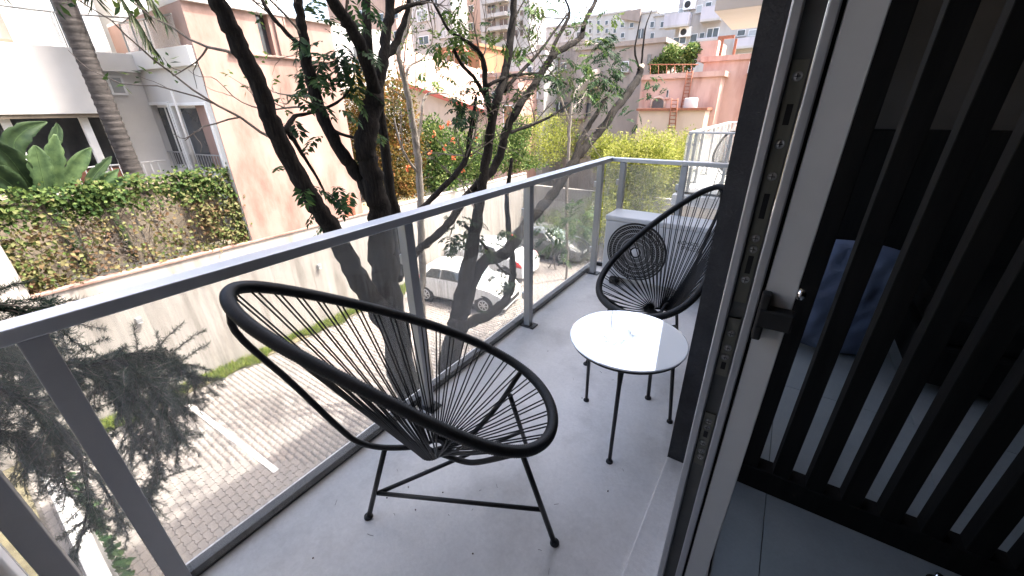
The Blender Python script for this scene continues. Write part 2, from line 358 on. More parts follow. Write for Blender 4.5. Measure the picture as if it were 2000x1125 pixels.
setp(MB().box(.1, 4.199, -2.6, -2.5, 0, 2.6).build('room_wall', M['wallin'], origin=(2, -2.5, 0)), 'rear wall of the room behind the viewer', 'wall')
setp(MB().box(-.05, 4.3, -2.6, 4.1, 2.602, 2.7).build('room_ceiling', M['ceilin']), kind='structure')
sc = thing('slatted_screen', 'black slatted room divider standing on the tiled floor', 'screen', (1.2, 1.555, 0))
MB().box(.10, 2.5, 1.535, 1.611, 0.001, .112).build('bottom_rail', M['slat'], sc, bevel=.003)
MB().box(.10, 2.5, 1.535, 1.611, 2.5, 2.601).build('top_rail', M['slat'], sc, bevel=.003)
x = .353-.112*2; k = 0
while x+.0565 < 2.5:
    MB().box(max(x, .10), x+.0565, 1.54, 1.606, .1125, 2.4995).build('slat', M['slat'], sc, bevel=.002, seg=1); x += .112
hb = thing('bed', 'low black bed behind the slatted divider', 'bed', (1.1, 3.2, 0))
MB().box(.32, 2.6, 3.90, 3.98, 0, 1.33).build('headboard', M['slat'], hb, bevel=.01)
MB().box(.86, 2.5, 2.75, 3.899, .06, .30).build('base', M['slat'], hb, bevel=.02)
MB().box(.88, 2.48, 2.77, 3.89, .3005, .48).build('mattress', M['slat'], hb, bevel=.05, seg=3)
def cushion(name, label, c, ax, hs, seed):
    n = 26; v = []; f = []; rr = np.random.default_rng(seed); ph = rr.random(6)*6
    for side in (1, -1):
        for i in range(n+1):
            for j in range(n+1):
                a = 2*i/n-1; b = 2*j/n-1
                e = (1-abs(a)**2.6)*(1-abs(b)**2.6); t = max(e, 0)**.42
                pin = 1-.10*(abs(a)*abs(b))**1.5
                wr = .10*math.sin(7*a+4*b+ph[0])*math.sin(3*b-2*a+ph[1])+.06*math.sin(15*a-9*b+ph[2])*math.sin(6*b+ph[3])
                p = np.array(c)+np.array(ax[0])*hs[0]*a*pin+np.array(ax[1])*hs[1]*b*pin+np.array(ax[2])*hs[2]*side*t*(1+wr*1.3)
                v.append(p)
        o = 0 if side == 1 else (n+1)**2
        for i in range(n):
            for j in range(n): f.append((o+i*(n+1)+j, o+i*(n+1)+j+1, o+(i+1)*(n+1)+j+1, o+(i+1)*(n+1)+j))
    mb = MB(); mb.add(v, f, True); return setp(mb.build(name, M['navy'], origin=(c[0], c[1], c[2]-hs[1])), label, 'cushion')
cushion('cushion', 'large crumpled navy cushion leaning in the gap beside the slats', (.50, 3.02, .37), (unit(np.array([.95, .2, -.12])), unit(np.array([.10, .12, .95])), unit(np.array([.2, -.95, .12]))), (.30, .37, .12), 3)
ds = thing('door_stop', 'small chrome door stop on the floor tiles by the divider', 'door stop', (.75, 1.43, 0))
MB().lathe([(0, 0), (.022, 0), (.022, .006), (.008, .008), (.008, .04), (0, .04)], (.745, 1.46, 0.0005), (0, 0, 1), 20).build('base', M['chrome'], ds)
MB().tube([(.745, 1.46, .034), (.775, 1.44, .034), (.80, 1.425, .034)], [.012, .012, .012], 14).build('bumper', M['chrome'], ds)

# ------------------------------------------------------------ the cord chairs
CP = [0.25659513675784, 0.7482210665610911, 0.5535711599012408, 0.28292142660875264, 0.5301614810051926, 0, 0.4046589051268168, -0.003719294732304939, 0., 0.10910871634030735, 0.004779048675270392, 0.004623242907081053]
def rimpt(t):
    s, z, a, b, tau, _, k, c, _, k2, c3, c4 = CP; ct, st = math.cos(t), math.sin(t)
    u = np.array([math.cos(tau), 0, -math.sin(tau)]); wv = np.array([math.sin(tau), 0, math.cos(tau)])
    return np.array([s, 0, z])+u*a*ct+np.array([0, 1, 0])*b*st*(1+k*ct+k2*math.cos(2*t))+wv*(c*(2*st*st-1)+c3*math.cos(3*t)+c4*math.cos(4*t))
tt = np.linspace(0, 2*math.pi, 4001); rp = np.array([rimpt(t) for t in tt]); al = np.concatenate([[0], np.cumsum(np.linalg.norm(np.diff(rp, axis=0), axis=1))])
def rim_at(frac): return rimpt(np.interp(frac % 1*al[-1], al, tt))
def make_chair(label, loc, rotz):
    t = thing('cord_chair', label, 'chair', loc, rotz, 'black cord lounge chairs')
    N = 640; rm = MB(); rm.tube([rim_at(i/N) for i in range(N)], [.0172 if i % 2 else .0202 for i in range(N)], 10, closed=True); rm.loc('rim', M['cord'], t)
    rc = np.array([.288, 0, .325]); ra = unit(np.array([-.15, 0, 1.])); ru = unit(np.array([1, 0, .15])); rv = np.array([0, 1, 0])
    rg = MB(); rg.tube([rc+(ru*math.cos(a)+rv*math.sin(a))*.042 for a in np.linspace(0, 2*math.pi, 24, endpoint=False)], .007, 8, closed=True); rg.loc('centre_ring', M['black'], t)
    NC = 41
    for i in range(NC):
        p = rim_at((i+.5)/NC); tg = unit(rim_at((i+.6)/NC)-rim_at((i+.4)/NC)); d = rc-p
        an = math.atan2(d@-rv, d@-ru)
        for q in (-1, 1):
            e = rc+(ru*math.cos(an+q*.035)+rv*math.sin(an+q*.035))*.046+ra*(.004*q)
            s0 = p+tg*q*.0095
            c = MB(); mid = (s0+e)/2+np.array([0, 0, -.006])
            c.tube([s0, mid, e], .0030, 5); c.loc('cord', M['cord'], t)
    r0 = .0105
    sp = catmull([(-.216, 0, 1.012), (-.245, 0, .90), (-.132, 0, .691), (-.02, 0, .475), (.03, 0, .405), (.10, 0, .368), (.19, 0, .352), (.245, 0, .352), (.285, 0, .318)], 5)
    MB().tube(sp, r0, 10).loc('frame_tube', M['black'], t)
    for s in (-1, 1):
        fp = catmull([(.285, 0, .318), (.34, s*.023, .308), (.40, s*.05, .300), (.455, s*.078, .318), (.56, s*.135, .395), (.645, s*.192, .478), (.668, s*.199, .503)], 5)
        MB().tube(fp, r0, 10).loc('frame_tube', M['black'], t)
    def leg(a, b):
        a, b = np.array(a), np.array(b)
        MB().tube([a, b+unit(a-b)*.012], r0*.95, 10).loc('leg', M['black'], t)
        f = MB(); f.lathe([(0, .016), (.011, .016), (.017, .010), (.018, .002), (.015, 0), (0, 0)], tuple(b), (0, 0, 1), 14); f.loc('foot', M['rubber'], t)
    leg((.117, 0, .362), (0, 0, 0)); leg((.606, -.150, .420), (.72, -.215, 0)); leg((.606, .150, .420), (.70, .225, 0))
    MB().tube([(.055, 0, .13), (.676, -.188, .162)], .0085, 8).loc('stretcher', M['black'], t)
    MB().tube([(.055, 0, .13), (.665, .198, .165)], .0085, 8).loc('stretcher', M['black'], t)
    return t
ch = make_chair('nearest black cord lounge chair, seen whole beside the railing', (-1.086, .539, .0), .7307)
c2 = copy_tree(ch, None, (-.36, 2.60, 0), R(253.)); c2['label'] = 'second black cord lounge chair, behind the round table and before the air conditioner'
c3 = copy_tree(ch, None, (-.93, 8.85, 0), R(279.)); c3['label'] = 'distant black cord lounge chair on the neighbouring balcony'

# ------------------------------------------------------------ table
tc = np.array([-.432, 1.59, 0]); ZT = .52
tb = thing('side_table', 'low round table with a shiny white glass top and three thin black legs', 'table', tuple(tc))
tm = principled('white backed glass', (.74, .76, .78), .03, 0, 1.0); bsd = tm.node_tree.nodes['Principled BSDF']
bsd.inputs['Metallic'].default_value = .25; bsd.inputs['Coat Weight'].default_value = 1.; bsd.inputs['Coat Roughness'].default_value = .02
MB().lathe([(0, -.006), (.262, -.006), (.266, -.003), (.266, .001), (.262, .003), (0, .003)], tuple(tc+[0, 0, ZT]), (0, 0, 1), 96, False).build('top', tm, tb)
MB().tube([tc+np.array([math.cos(a)*.252, math.sin(a)*.252, ZT-.0145]) for a in np.linspace(0, 2*math.pi, 60, endpoint=False)], .0075, 8, closed=True).build('rim_frame', M['black'], tb)
for p in ((1145, 782), (1190, 902), (1308, 824)):
    ft = at(*p, z=0); d = unit(ft-tc); tp = tc+d*.222+np.array([0, 0, ZT-.014])
    MB().tube([tp, tp*.82+ft*.18, ft+np.array([0, 0, .004])], [.0145, .0095, .0085], 10).build('leg', M['black'], tb)
    MB().lathe([(0, .014), (.010, .014), (.015, .008), (.016, 0), (0, 0)], tuple(ft), (0, 0, 1), 14).build('foot', M['rubber'], tb)

# ------------------------------------------------------------ air conditioner
ac = thing('air_conditioner', 'white outdoor air conditioner unit with a round black fan grille', 'air conditioner', (-.77, 3.4, 0))
AY = 3.25
MB().box(-1.2, -.34, AY, 3.53, .085, .60).build('cabinet', M['acwhite'], ac, bevel=.012)
MB().box(-1.206, -.334, AY-.006, 3.536, .6005, .645).build('lid', M['acwhite'], ac, bevel=.012)
MB().box(-.339, -.30, AY+.03, 3.50, .12, .5).build('side_cover', M['blackp'], ac, bevel=.01)
fc = (-.905, AY-.001, .352)
MB().lathe([(0, 0.0005), (.243, .0005), (.250, .006), (.256, .006), (.258, 0)], fc, (0, -1, 0), 48).build('fan_recess', M['blackp'], ac)
for r in (.052, .092, .132, .172, .208, .240):
    MB().tube([(fc[0]+math.cos(a)*r, fc[1]-.012, fc[2]+math.sin(a)*r) for a in np.linspace(0, 2*math.pi, 44, endpoint=False)], .0028, 5, closed=True).build('grille_ring', M['grille'], ac)
g = MB()
for k in range(64):
    a = 2*math.pi*k/64
    g.tube([(fc[0]+math.cos(a+.9*(r/.24))*r, fc[1]-.0105, fc[2]+math.sin(a+.9*(r/.24))*r) for r in (.05, .10, .15, .20, .244)], .0011, 4, caps=False)
setp(g.build('grille_wires', M['grille'], ac), kind='stuff')
MB().lathe([(0, .018), (.032, .018), (.036, .013), (.036, .009), (0, .009)], fc, (0, -1, 0), 28).build('badge', M['acwhite'], ac)
for x in (-1.08, -.46):
    MB().box(x-.03, x+.03, AY-.03, 3.56, .03, .0845).build('foot', M['blackp'], ac, bevel=.005)
    for yy_ in (AY+.02, 3.44): MB().box(x-.04, x+.04, yy_, yy_+.05, 0.001, .0295).build('rubber_pad', M['rubber'], ac)
def lettering(body, size, mt, parent, mw, name='lettering', ext=.0008, shear=0):
    cu = bpy.data.curves.new(name, 'FONT'); cu.body = body; cu.size = size; cu.extrude = ext; cu.shear = shear; cu.align_x = 'LEFT'
    tmp = bpy.data.objects.new('tmp', cu); C.objects.link(tmp); dg = bpy.context.evaluated_depsgraph_get()
    me = bpy.data.meshes.new_from_object(tmp.evaluated_get(dg)); bpy.data.objects.remove(tmp); me.materials.clear(); me.transform(mw)
    return link(name, me, mt, parent)
for i, s in enumerate(('KOHSOL', 'SPACED')):
    lettering(s, .042, M['blackp'], ac, Matrix.Translation(Vector((-.585+.03*i, AY-.0012, .485-.042*i))-Vector(ac.location)) @ Matrix.Rotation(R(90), 4, 'X'), shear=.2)
# refrigerant hose beside the unit
setp(MB().tube(catmull([(-.30, 3.33, .2), (-.25, 3.30, .10), (-.20, 3.34, .05), (-.17, 3.42, .06)], 6), .014, 8).build('hose', M['rubber'], origin=(-.22, 3.35, .04)), 'short black insulated hose beside the air conditioner', 'hose')
# fallen needles and grit on the concrete
db = MB()
for k in range(26):
    px, py = random.choice([(random.uniform(700, 1150), random.uniform(930, 1120)), (random.uniform(1050, 1300), random.uniform(650, 1000)), (random.uniform(560, 900), random.uniform(900, 1110))])
    p = at(px, py, z=.0015)
    if p[0] < -1.28: continue
    a = random.uniform(0, 6.28); L = random.uniform(.003, .014) if k % 3 else .0025
    db.tube([p-np.array([math.cos(a)*L, math.sin(a)*L, 0]), p+np.array([0, 0, .001]), p+np.array([math.cos(a)*L, math.sin(a+.3)*L, 0])], .0007 if k % 3 else .0025, 4)
setp(db.build('fallen_needles', M['twig']), 'scattered dry needles and grit on the balcony concrete', 'debris', kind='stuff')
#SECTION3
# ------------------------------------------------------------ ground and courtyard
G = -5.0
setp(MB().add([(-900, -900, G-.05), (900, -900, G-.05), (900, 900, G-.05), (-900, 900, G-.05)], [(0, 1, 2, 3)]).build('ground', M['soil']), kind='structure')
pav = setp(MB().box(-11.35, -1.0, -.9, 18.9, G-.045, G-.012).build('courtyard_paving', M['bed']), kind='structure')
PL, PW, PA = .235, .118, .012
def paver_poly():
    xs = [0, PL/8, 3*PL/8, PL/2, 5*PL/8, 7*PL/8, PL]; zz = [0, PA, -PA, 0, PA, -PA, 0]
    top = [(x, PW+a) for x, a in zip(xs, zz)]; bot = [(x, a) for x, a in zip(xs, zz)]
    P = np.array(bot+top[::-1])-np.array([PL/2, PW/2]); return P*np.array([.972, .945])
pp = paver_poly(); npp = len(pp)
def paver_mesh():
    mb = MB(); v = [(x, y, -.011) for x, y in pp]+[(x*.985, y*.97, 0) for x, y in pp]
    mb.add(v, [tuple(range(npp, 2*npp))]+[(i, (i+1) % npp, npp+(i+1) % npp, npp+i) for i in range(npp)]); return mb.mesh('paver')
pm = paver_mesh(); pm.materials.append(M['paver'])
cells = []
ny = int(19.6/PW)
for j in range(ny):
    y = -.85+PW*(j+.5)
    for i in range(int(10.2/PL)):
        x = -11.3+PL*(i+.5+.5*(j % 2))
        if x > -1.2: continue
        cells.append((x, y))
def seen(p):
    u, v = project(p)
    if not (0 < u < 1000 and 560 < v < 1125): return None
    d = np.array(p)-EYE; s = -1.45/p[0] if p[0] < -1.5 else 9
    if 1.5+d[2]*s < .03: return None
    return depth(p)
cand = []; rest = []
for c in cells:
    d = seen((c[0], c[1], G))
    (cand.append((d, c)) if d else rest.append(c))
cand.sort(); near = [c for _, c in cand[:300]]; rest += [c for _, c in cand[300:]]
for c in near:
    o = link('paver', pm, None, pav, (c[0], c[1], G+random.uniform(-.0015, .0015))); o.rotation_euler = (random.gauss(0, .006), random.gauss(0, .006), random.gauss(0, .006))
rc_ = np.array(rest); n = len(rc_); base = np.array([(v.co.x, v.co.y, v.co.z) for v in pm.vertices])
jit = rng.normal(0, .0014, n)
V = (base[None]+np.concatenate([rc_, (G+jit)[:, None]], 1)[:, None]).reshape(-1, 3)
fcs = [tuple(p.vertices) for p in pm.polygons]; nb = len(base)
me = bpy.data.meshes.new('paver_field'); li = np.concatenate([np.concatenate([np.array(f) for f in fcs])+nb*k for k in range(n)])
lt = np.tile([len(f) for f in fcs], n); me.vertices.add(len(V)); me.vertices.foreach_set('co', V.ravel()); me.loops.add(len(li)); me.loops.foreach_set('vertex_index', li.astype(np.int32))
me.polygons.add(len(lt)); me.polygons.foreach_set('loop_start', np.concatenate([[0], np.cumsum(lt)[:-1]]).astype(np.int32)); me.polygons.foreach_set('loop_total', lt.astype(np.int32)); me.update()
setp(link('paver_field', me, M['paver'], pav), kind='stuff')
setp(MB().prism([(-10.84, 1.72, G+.006), (-7.05, 1.89, G+.006), (-7.05, 2.0, G+.006), (-10.84, 1.83, G+.006)], (0, 0, .003)).build('bay_line', M['paint'], pav))
setp(MB().box(-11.80, -11.36, -.9, 18.9, G-.045, G+.01).build('grass_bed', M['soil']), kind='structure')
M['grass'] = leafmat('grass blade', [(.12, .19, .035), (.21, .28, .055), (.34, .36, .09)], .3)
n = 16000; gy = 17*rng.random(n)**1.5+.3; gp = np.stack([-11.78+(.42+.16*np.sin(gy*2.3)+.10*np.sin(gy*7.1+1))*rng.random(n)**.8, gy, np.full(n, G)], 1)
gd = np.stack([rng.normal(.08, .35, n), rng.normal(0, .35, n), np.ones(n)], 1)
setp(link('grass', leaves_mesh('grass', gp, gd, unit(rng.normal(size=(n, 3))), rng.uniform(.06, .22, n), .016), M['grass']), 'strip of green grass along the foot of the white boundary wall', 'grass', kind='stuff')

# ------------------------------------------------------------ boundary wall
bw = thing('boundary_wall', 'long white stained boundary wall along the parking court', 'wall', (-11.9, 6, G))
MB().box(-12.0, -11.8, .452, 19, G-.04, -1.8).build('wall', M['stain'], bw)
MB().box(-12.04, -11.77, .455, 8.9, -1.799, -1.74).build('coping', M['pink'], bw, bevel=.01)
MB().box(-12.03, -11.78, 8.92, 19, -1.799, -1.755).build('coping', M['stain'], bw, bevel=.01)
MB().box(-12.3, -11.79, -8, .45, G-.04, .35).build('tall_section', M['stain'], bw)
setp(MB().box(-12, -1.0, 19.0, 19.2, G-.04, -2.4).build('end_wall', M['stain'], origin=(-6, 19.1, G)), 'pale end wall behind the farthest parked car', 'wall')
for p, l in (((622, 521), 'small grey wall lamp on the white wall above the chair back'), ((271, 626), 'small grey wall lamp on the white wall above the conifer')):
    q = at(*p, x=-11.8); t = thing('wall_lamp', l, 'lamp', (-11.8, q[1], q[2]), group='small grey wall lamps')
    MB().box(-11.798, -11.70, q[1]-.055, q[1]+.055, q[2]-.02, q[2]+.09).build('housing', M['post'], t, bevel=.01)
    MB().box(-11.79, -11.71, q[1]-.045, q[1]+.045, q[2]-.05, q[2]-.021).build('diffuser', M['frame'], t)
# low kerb wall with ivy beneath the conifer
setp(MB().box(-9.6, -3.6, -.62, -.42, G-.04, G+.75).build('planter_wall', M['white'], origin=(-6.5, -.5, G), bevel=.02), 'low white planter wall with ivy beneath the conifer branches', 'wall')
setp(MB().box(-11.3, -2, -6, -.9, G-.045, G+.02).build('garden_soil', M['soil']), kind='structure')

# ------------------------------------------------------------ fence with creeper above the wall
cab = thing('garden_shed', 'low tan outbuilding with a louvred vent behind the creeper fence', 'shed', (-13.1, 2.4, -1.8))
va, vb = at(190, 437, x=-12.8), at(232, 482, x=-12.8); vy0, vy1, vz0, vz1 = va[1], vb[1]-.02, vb[2], va[2]
m_ = MB(); m_.box(-13.6, -12.8, .3, vy0, -1.8, -.12).box(-13.6, -12.8, vy1, 4.6, -1.8, -.12).box(-13.6, -12.8, vy0, vy1, -1.8, vz0).box(-13.6, -12.8, vy0, vy1, vz1, -.12)
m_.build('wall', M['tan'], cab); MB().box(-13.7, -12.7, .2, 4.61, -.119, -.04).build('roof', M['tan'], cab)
MB().box(-13.5, -13.0, vy0, vy1, vz0, vz1).build('vent_cavity', M['blackp'], cab)
for k in range(5):
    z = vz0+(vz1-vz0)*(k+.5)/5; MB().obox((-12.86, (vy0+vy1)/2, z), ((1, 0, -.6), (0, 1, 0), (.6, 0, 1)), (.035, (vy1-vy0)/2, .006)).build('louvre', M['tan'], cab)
fe = thing('wire_fence', 'wire mesh fence on top of the white wall, overgrown by creeper', 'fence', (-12.05, 2.5, -1.74))
wm = MB()
for k in range(19): wm.tube([(-12.06, .5, -1.70+k*.095), (-12.06, 4.52, -1.70+k*.095)], .0035, 4, caps=False)
for k in range(41): wm.tube([(-12.065, .5+k*.1, -1.72), (-12.065, .5+k*.1, .02)], .0035, 4, caps=False)
setp(wm.build('wire_mesh', M['galv'], fe), kind='stuff')
for y in (.5, 1.5, 2.5, 3.5, 4.5): MB().tube([(-12.09, y, -1.739), (-12.09, y, .06)], .022, 8).build('post', M['galv'], fe)
M['creeper'] = leafmat('creeper leaf', [(.02, .045, .014), (.04, .075, .02), (.08, .115, .03), (.15, .15, .065), (.12, .075, .04), (.085, .048, .03)], .25)
n = 20000; yy = rng.uniform(.45, 4.72, n); zz = rng.uniform(-1.78, .22, n)
edge = np.clip((zz+.62)/.5, 0, 1); right_ = np.clip((yy-3.45)/.5, 0, 1); left_ = np.clip((1.15-yy)/.5, 0, 1); low = np.clip((-1.5-zz)/.25, 0, 1)*np.clip((yy-2.2)/1, 0, 1)
den = np.maximum.reduce([edge, right_, left_*.9, low*.7, np.full(n, .24)])*(.55+.45*np.sin(yy*5.3+2*np.sin(zz*4))*np.sin(zz*6.1+yy*2))
den = np.where((yy > vy0-.05) & (yy < vy1-.02) & (zz > vz0-.05) & (zz < vz1+.02), den*.12, den)*np.where((yy > 2.0) & (yy < 3.4) & (zz < -.5), .7, 1)
k = rng.random(n) < den; yy, zz = yy[k], zz[k]; n = len(yy)
cp = np.stack([-12.03+np.abs(rng.normal(0, .09, n)), yy, zz+np.where(zz > 0, rng.normal(0, .06, n), 0)], 1)
cd = unit(np.stack([rng.uniform(.1, .9, n), rng.normal(0, .6, n), rng.normal(-.35, .6, n)], 1))
pat = .5+.5*np.sin(yy*2.1+1.0)*np.sin(zz*2.7+yy)
cr_ = np.clip(.22+.45*pat*rng.random(n)+rng.normal(0, .14, n)+np.where(zz < -.5, .30, 0), 0, 1)
vn = thing('creeper', 'leafy green and rusty creeper spilling over the wire fence', 'creeper', (-12.0, 2.5, -1.74))
link('leaves', leaves_mesh('leaves', cp-WL[vn], cd, unit(np.stack([np.ones(n), rng.normal(0, .5, n), rng.normal(.6, .5, n)], 1)), rng.uniform(.05, .12, n), rng.uniform(.04, .09, n), .15, cr_), M['creeper'], vn)
st = MB()
for q in range(110):
    y = random.uniform(.6, 4.5); z = -1.7; P = [(-12.0, y, z)]
    while z < -.1:
        y += random.gauss(0, .16); z += random.uniform(.10, .26); P.append((-12.03+random.uniform(0, .06), min(max(y, .5), 4.55), z))
    st.tube(catmull(P, 3), random.uniform(.004, .009), 4, caps=False)
setp(st.build('stems', M['twig'], vn), kind='stuff')

# ------------------------------------------------------------ white house on the left
hs = thing('white_house', 'white modern house with a deep parapet balcony behind the palm', 'house', (-15, 0, -1.8))
MB().box(-20, -13.62, -8, 4.15, -1.85, -.16).build('terrace', M['white'], hs)
MB().box(-14.25, -13.6, -8, 3.28, 1.52, 2.85).build('parapet', M['white'], hs, bevel=.012)
MB().box(-14.2, -13.64, -8, 3.25, 1.44, 1.519).build('beam', M['tan'], hs)
MB().box(-20, -14.251, -8, 3.30, 1.60, 2.80).build('floor_slab', M['white'], hs)
MB().box(-20, -15.8, -8, 4.18, 2.86, 8.5).build('upper_wall', M['white'], hs)
MB().box(-20, -14.4, 3.305, 4.18, -.159, 2.45).build('corner_wall', M['white'], hs)
MB().box(-20, -14.15, 3.30, 4.17, 2.451, 2.855).build('cornice', M['white'], hs, bevel=.01)
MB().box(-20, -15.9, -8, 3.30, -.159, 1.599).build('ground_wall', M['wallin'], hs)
# terrace glazing, column, brick planter, railing
for a, b in ((-4, -2.05), (-2, .3), (.35, 1.62), (1.68, 3.25)):
    o = MB().box(-15.2, -15.17, a, b, -.15, 1.55).build('terrace_glass', M['pane'], hs)
    MB().box(-15.21, -15.14, b, b+.05, -.15, 1.55).build('glazing_bar', M['frame'], hs)
MB().box(-13.98, -13.84, 2.62, 2.76, -.159, 1.439).build('column', M['frame'], hs)
MB().box(-13.98, -13.84, 1.42, 1.56, -.159, 1.439).build('column', M['frame'], hs)
bp = MB().box(-14.9, -14.5, 1.7, 3.2, -.159, .22).build('brick_planter', M['brick'], hs)
for r in range(6):
    for c in range(7):
        y0 = 1.71+c*.212+(.1 if r % 2 else 0)
        if y0+.2 < 3.2: MB().box(-14.499, -14.49, y0, y0+.2, -.15+r*.062, -.15+r*.062+.052).build('brick', M['brick'], bp)
MB().tube([(-13.76, 1.5, .36), (-13.76, 3.9, .36)], .02, 8).build('terrace_handrail', M['frame'], hs)
for k in range(15): MB().tube([(-13.76, 1.55+k*.155, -.159), (-13.76, 1.55+k*.155, .345)], .010, 6).build('terrace_baluster', M['frame'], hs)
# small upper window right of the palm
wa, wb_ = at(203, 147, x=-14.4), at(252, 186, x=-14.4)
o = MB().box(-14.399, -14.33, wa[1], wb_[1]-.02, wb_[2], wa[2]).build('window', M['frame'], hs); MB().box(-14.329, -14.32, wa[1]+.05, wb_[1]-.07, wb_[2]+.05, wa[2]-.05).build('pane', M['panelit'], o)
# upper balcony rail and openings
MB().tube([(-13.7, -8, 3.50), (-13.7, 3.2, 3.50), (-13.2, 4.1, 3.50)], .018, 6).build('balcony_rail', M['galv'], hs)
for y in (-1, .3, 1.6, 2.9, 3.2): MB().tube([(-13.7, y, 2.86), (-13.7, y, 3.5)], .014, 6).build('balcony_post', M['galv'], hs)
for a, b in ((-2, .28), (.32, 1.58), (1.62, 2.88)): MB().box(-13.704, -13.698, a, b, 2.92, 3.46).build('balcony_mesh', M['glass'], hs)
for a, b, mm in ((-.6, .45, 'panelit'), (.95, 1.35, 'pane'), (1.55, 2.5, 'tan'), (2.7, 3.1, 'panelit'), (3.3, 3.9, 'pane')):
    o = MB().box(-15.799, -15.74, a, b, 2.87, 5.3).build('balcony_window', M['frame'], hs); MB().box(-15.739, -15.73, a+.06, b-.06, 2.95, 5.2).build('pane', M[mm], o)
for k in range(22): MB().box(-15.729, -15.70, 1.0, 1.3, 2.97+k*.1, 3.03+k*.1).build('shutter_slat', M['tan'], hs)
# wing with three french windows, facing the viewer
A = np.array([-14.42, 4.19]); B = np.array([-11.80, 4.60]); wd = unit(B-A); wn = np.array([wd[1], -wd[0]])
def wing(px, py):
    r = ray(px, py); s = ((A-EYE[:2])@wn)/(r[:2]@wn); p = EYE+r*s; return (p[:2]-A)@wd, p[2]
def wbox(u0, u1, z0, z1, d0, d1):
    """box on the wing facade: u along it, d out of it"""
    P = [A+wd*u0+wn*d0, A+wd*u1+wn*d0, A+wd*u1+wn*d1, A+wd*u0+wn*d1]
    return MB().prism([(p[0], p[1], z0) for p in P], (0, 0, z1-z0))
UL = float(np.linalg.norm(B-A))-.03
wg = thing('house_wing', 'light grey house wing with three tall french windows beside the pink wall', 'house', (-13, 4.6, -1.8))
doors = []
for tl, tr, bl in (((243, 233), (266, 231), (279, 331)), ((283, 206), (328, 205), (320, 326)), ((336, 207), (401, 204), (373, 333))):
    u0, z1 = wing(*tl); u1, _ = wing(*tr); _, z0 = wing(*bl); doors.append((u0, u1, z0, z1))
xs = [0.]+[v for d in doors for v in d[:2]]+[UL]
for i in range(0, len(xs), 2): wbox(xs[i], xs[i+1], -1.84, 2.5, -2.5, 0).build('wall', M['white'], wg)
for u0, u1, z0, z1 in doors:
    wbox(u0, u1, -1.84, z0, -2.5, 0).build('wall', M['white'], wg); wbox(u0, u1, z1, 2.5, -2.5, 0).build('wall', M['white'], wg)
    f = .05; d = wbox(u0-.07, u0, z0, z1+.07, .001, .04).build('door_frame', M['frame'], wg)
    wbox(u1, u1+.07, z0, z1+.07, .001, .04).build('door_frame', M['frame'], wg); wbox(u0, u1, z1, z1+.07, .001, .04).build('door_frame', M['frame'], wg)
    um = u0+(u1-u0)*.55
    for a, b in ((u0, um), (um, u1)):
        s = wbox(a, b, z0, z1, -.20, -.15).build('french_window', M['frame'], wg); wbox(a+.05, b-.05, z0+.08, z1-.06, -.149, -.14).build('pane', M['pane'], s)
    wbox(u0, u1, z0+.42, z0+.45, -.02, .0).build('guard_rail', M['post'], wg)
    nb_ = max(4, int((u1-u0)/.11))
    for k in range(nb_+1): wbox(u0+(u1-u0-.015)*k/nb_, u0+(u1-u0-.015)*k/nb_+.014, z0+.02, z0+.42, -.018, -.004).build('guard_bar', M['post'], wg)
wbox(0.003, UL-.01, 2.501, 2.9, -2.5, .12).build('cornice', M['white'], wg, bevel=.01)
wbox(.7, UL-.01, 2.901, 8, -2.5, -.35).build('upper_wall', M['white'], wg)
for u in (.05, .55, 1.15): wbox(u, u+.025, 2.901, 3.5, .05, .08).build('rail_post', M['galv'], wg)
wbox(.05, UL-.3, 3.5, 3.53, .05, .08).build('rail', M['galv'], wg); wbox(.06, UL-.3, 2.92, 3.49, .063, .068).build('rail_glass', M['glass'], wg)
MB().tube([(-12.93, 4.27, 2.0), (-12.93, 4.27, .1)], .03, 8).build('drain_pipe', M['white'], wg)

# ------------------------------------------------------------ pink building
pk = thing('pink_building', 'tall weathered pink rendered building behind the dark tree stems', 'building', (-14, 6.4, -1.8))
sa, sb = at(497, 25, x=-11.8)[1], at(520, 25, x=-11.8)[1]
MB().box(-17, -11.8, 4.602, sa, -1.8, 3.75).build('wall', M['pink'], pk); MB().box(-17, -11.8, sb, 8.25, -1.8, 3.75).build('wall', M['pink'], pk)
MB().box(-17, -11.8, sa, sb, -1.8, 2.80).build('wall', M['pink'], pk); MB().box(-17, -12.0, sa, sb, 2.801, 3.75).build('slit_window', M['pane'], pk)
MB().box(-11.799, -11.73, 5.3, 8.2, 2.79, 2.84).build('ledge', M['pink'], pk, bevel=.01)
MB().box(-11.799, -11.74, sb+.12, sb+.42, 2.845, 3.74).build('pilaster', M['pink'], pk, bevel=.01)
MB().box(-17, -11.72, 4.60, 8.28, 3.751, 3.82).build('coping', M['white'], pk, bevel=.01)
MB().box(-12.1, -11.79, 7.55, 7.95, -1.73, -1.05).build('brown_shutter', M['rust'], pk)
for k in range(7): MB().box(-11.789, -11.775, 7.57, 7.93, -1.71+k*.093, -1.64+k*.093).build('shutter_slat', M['rust'], pk)
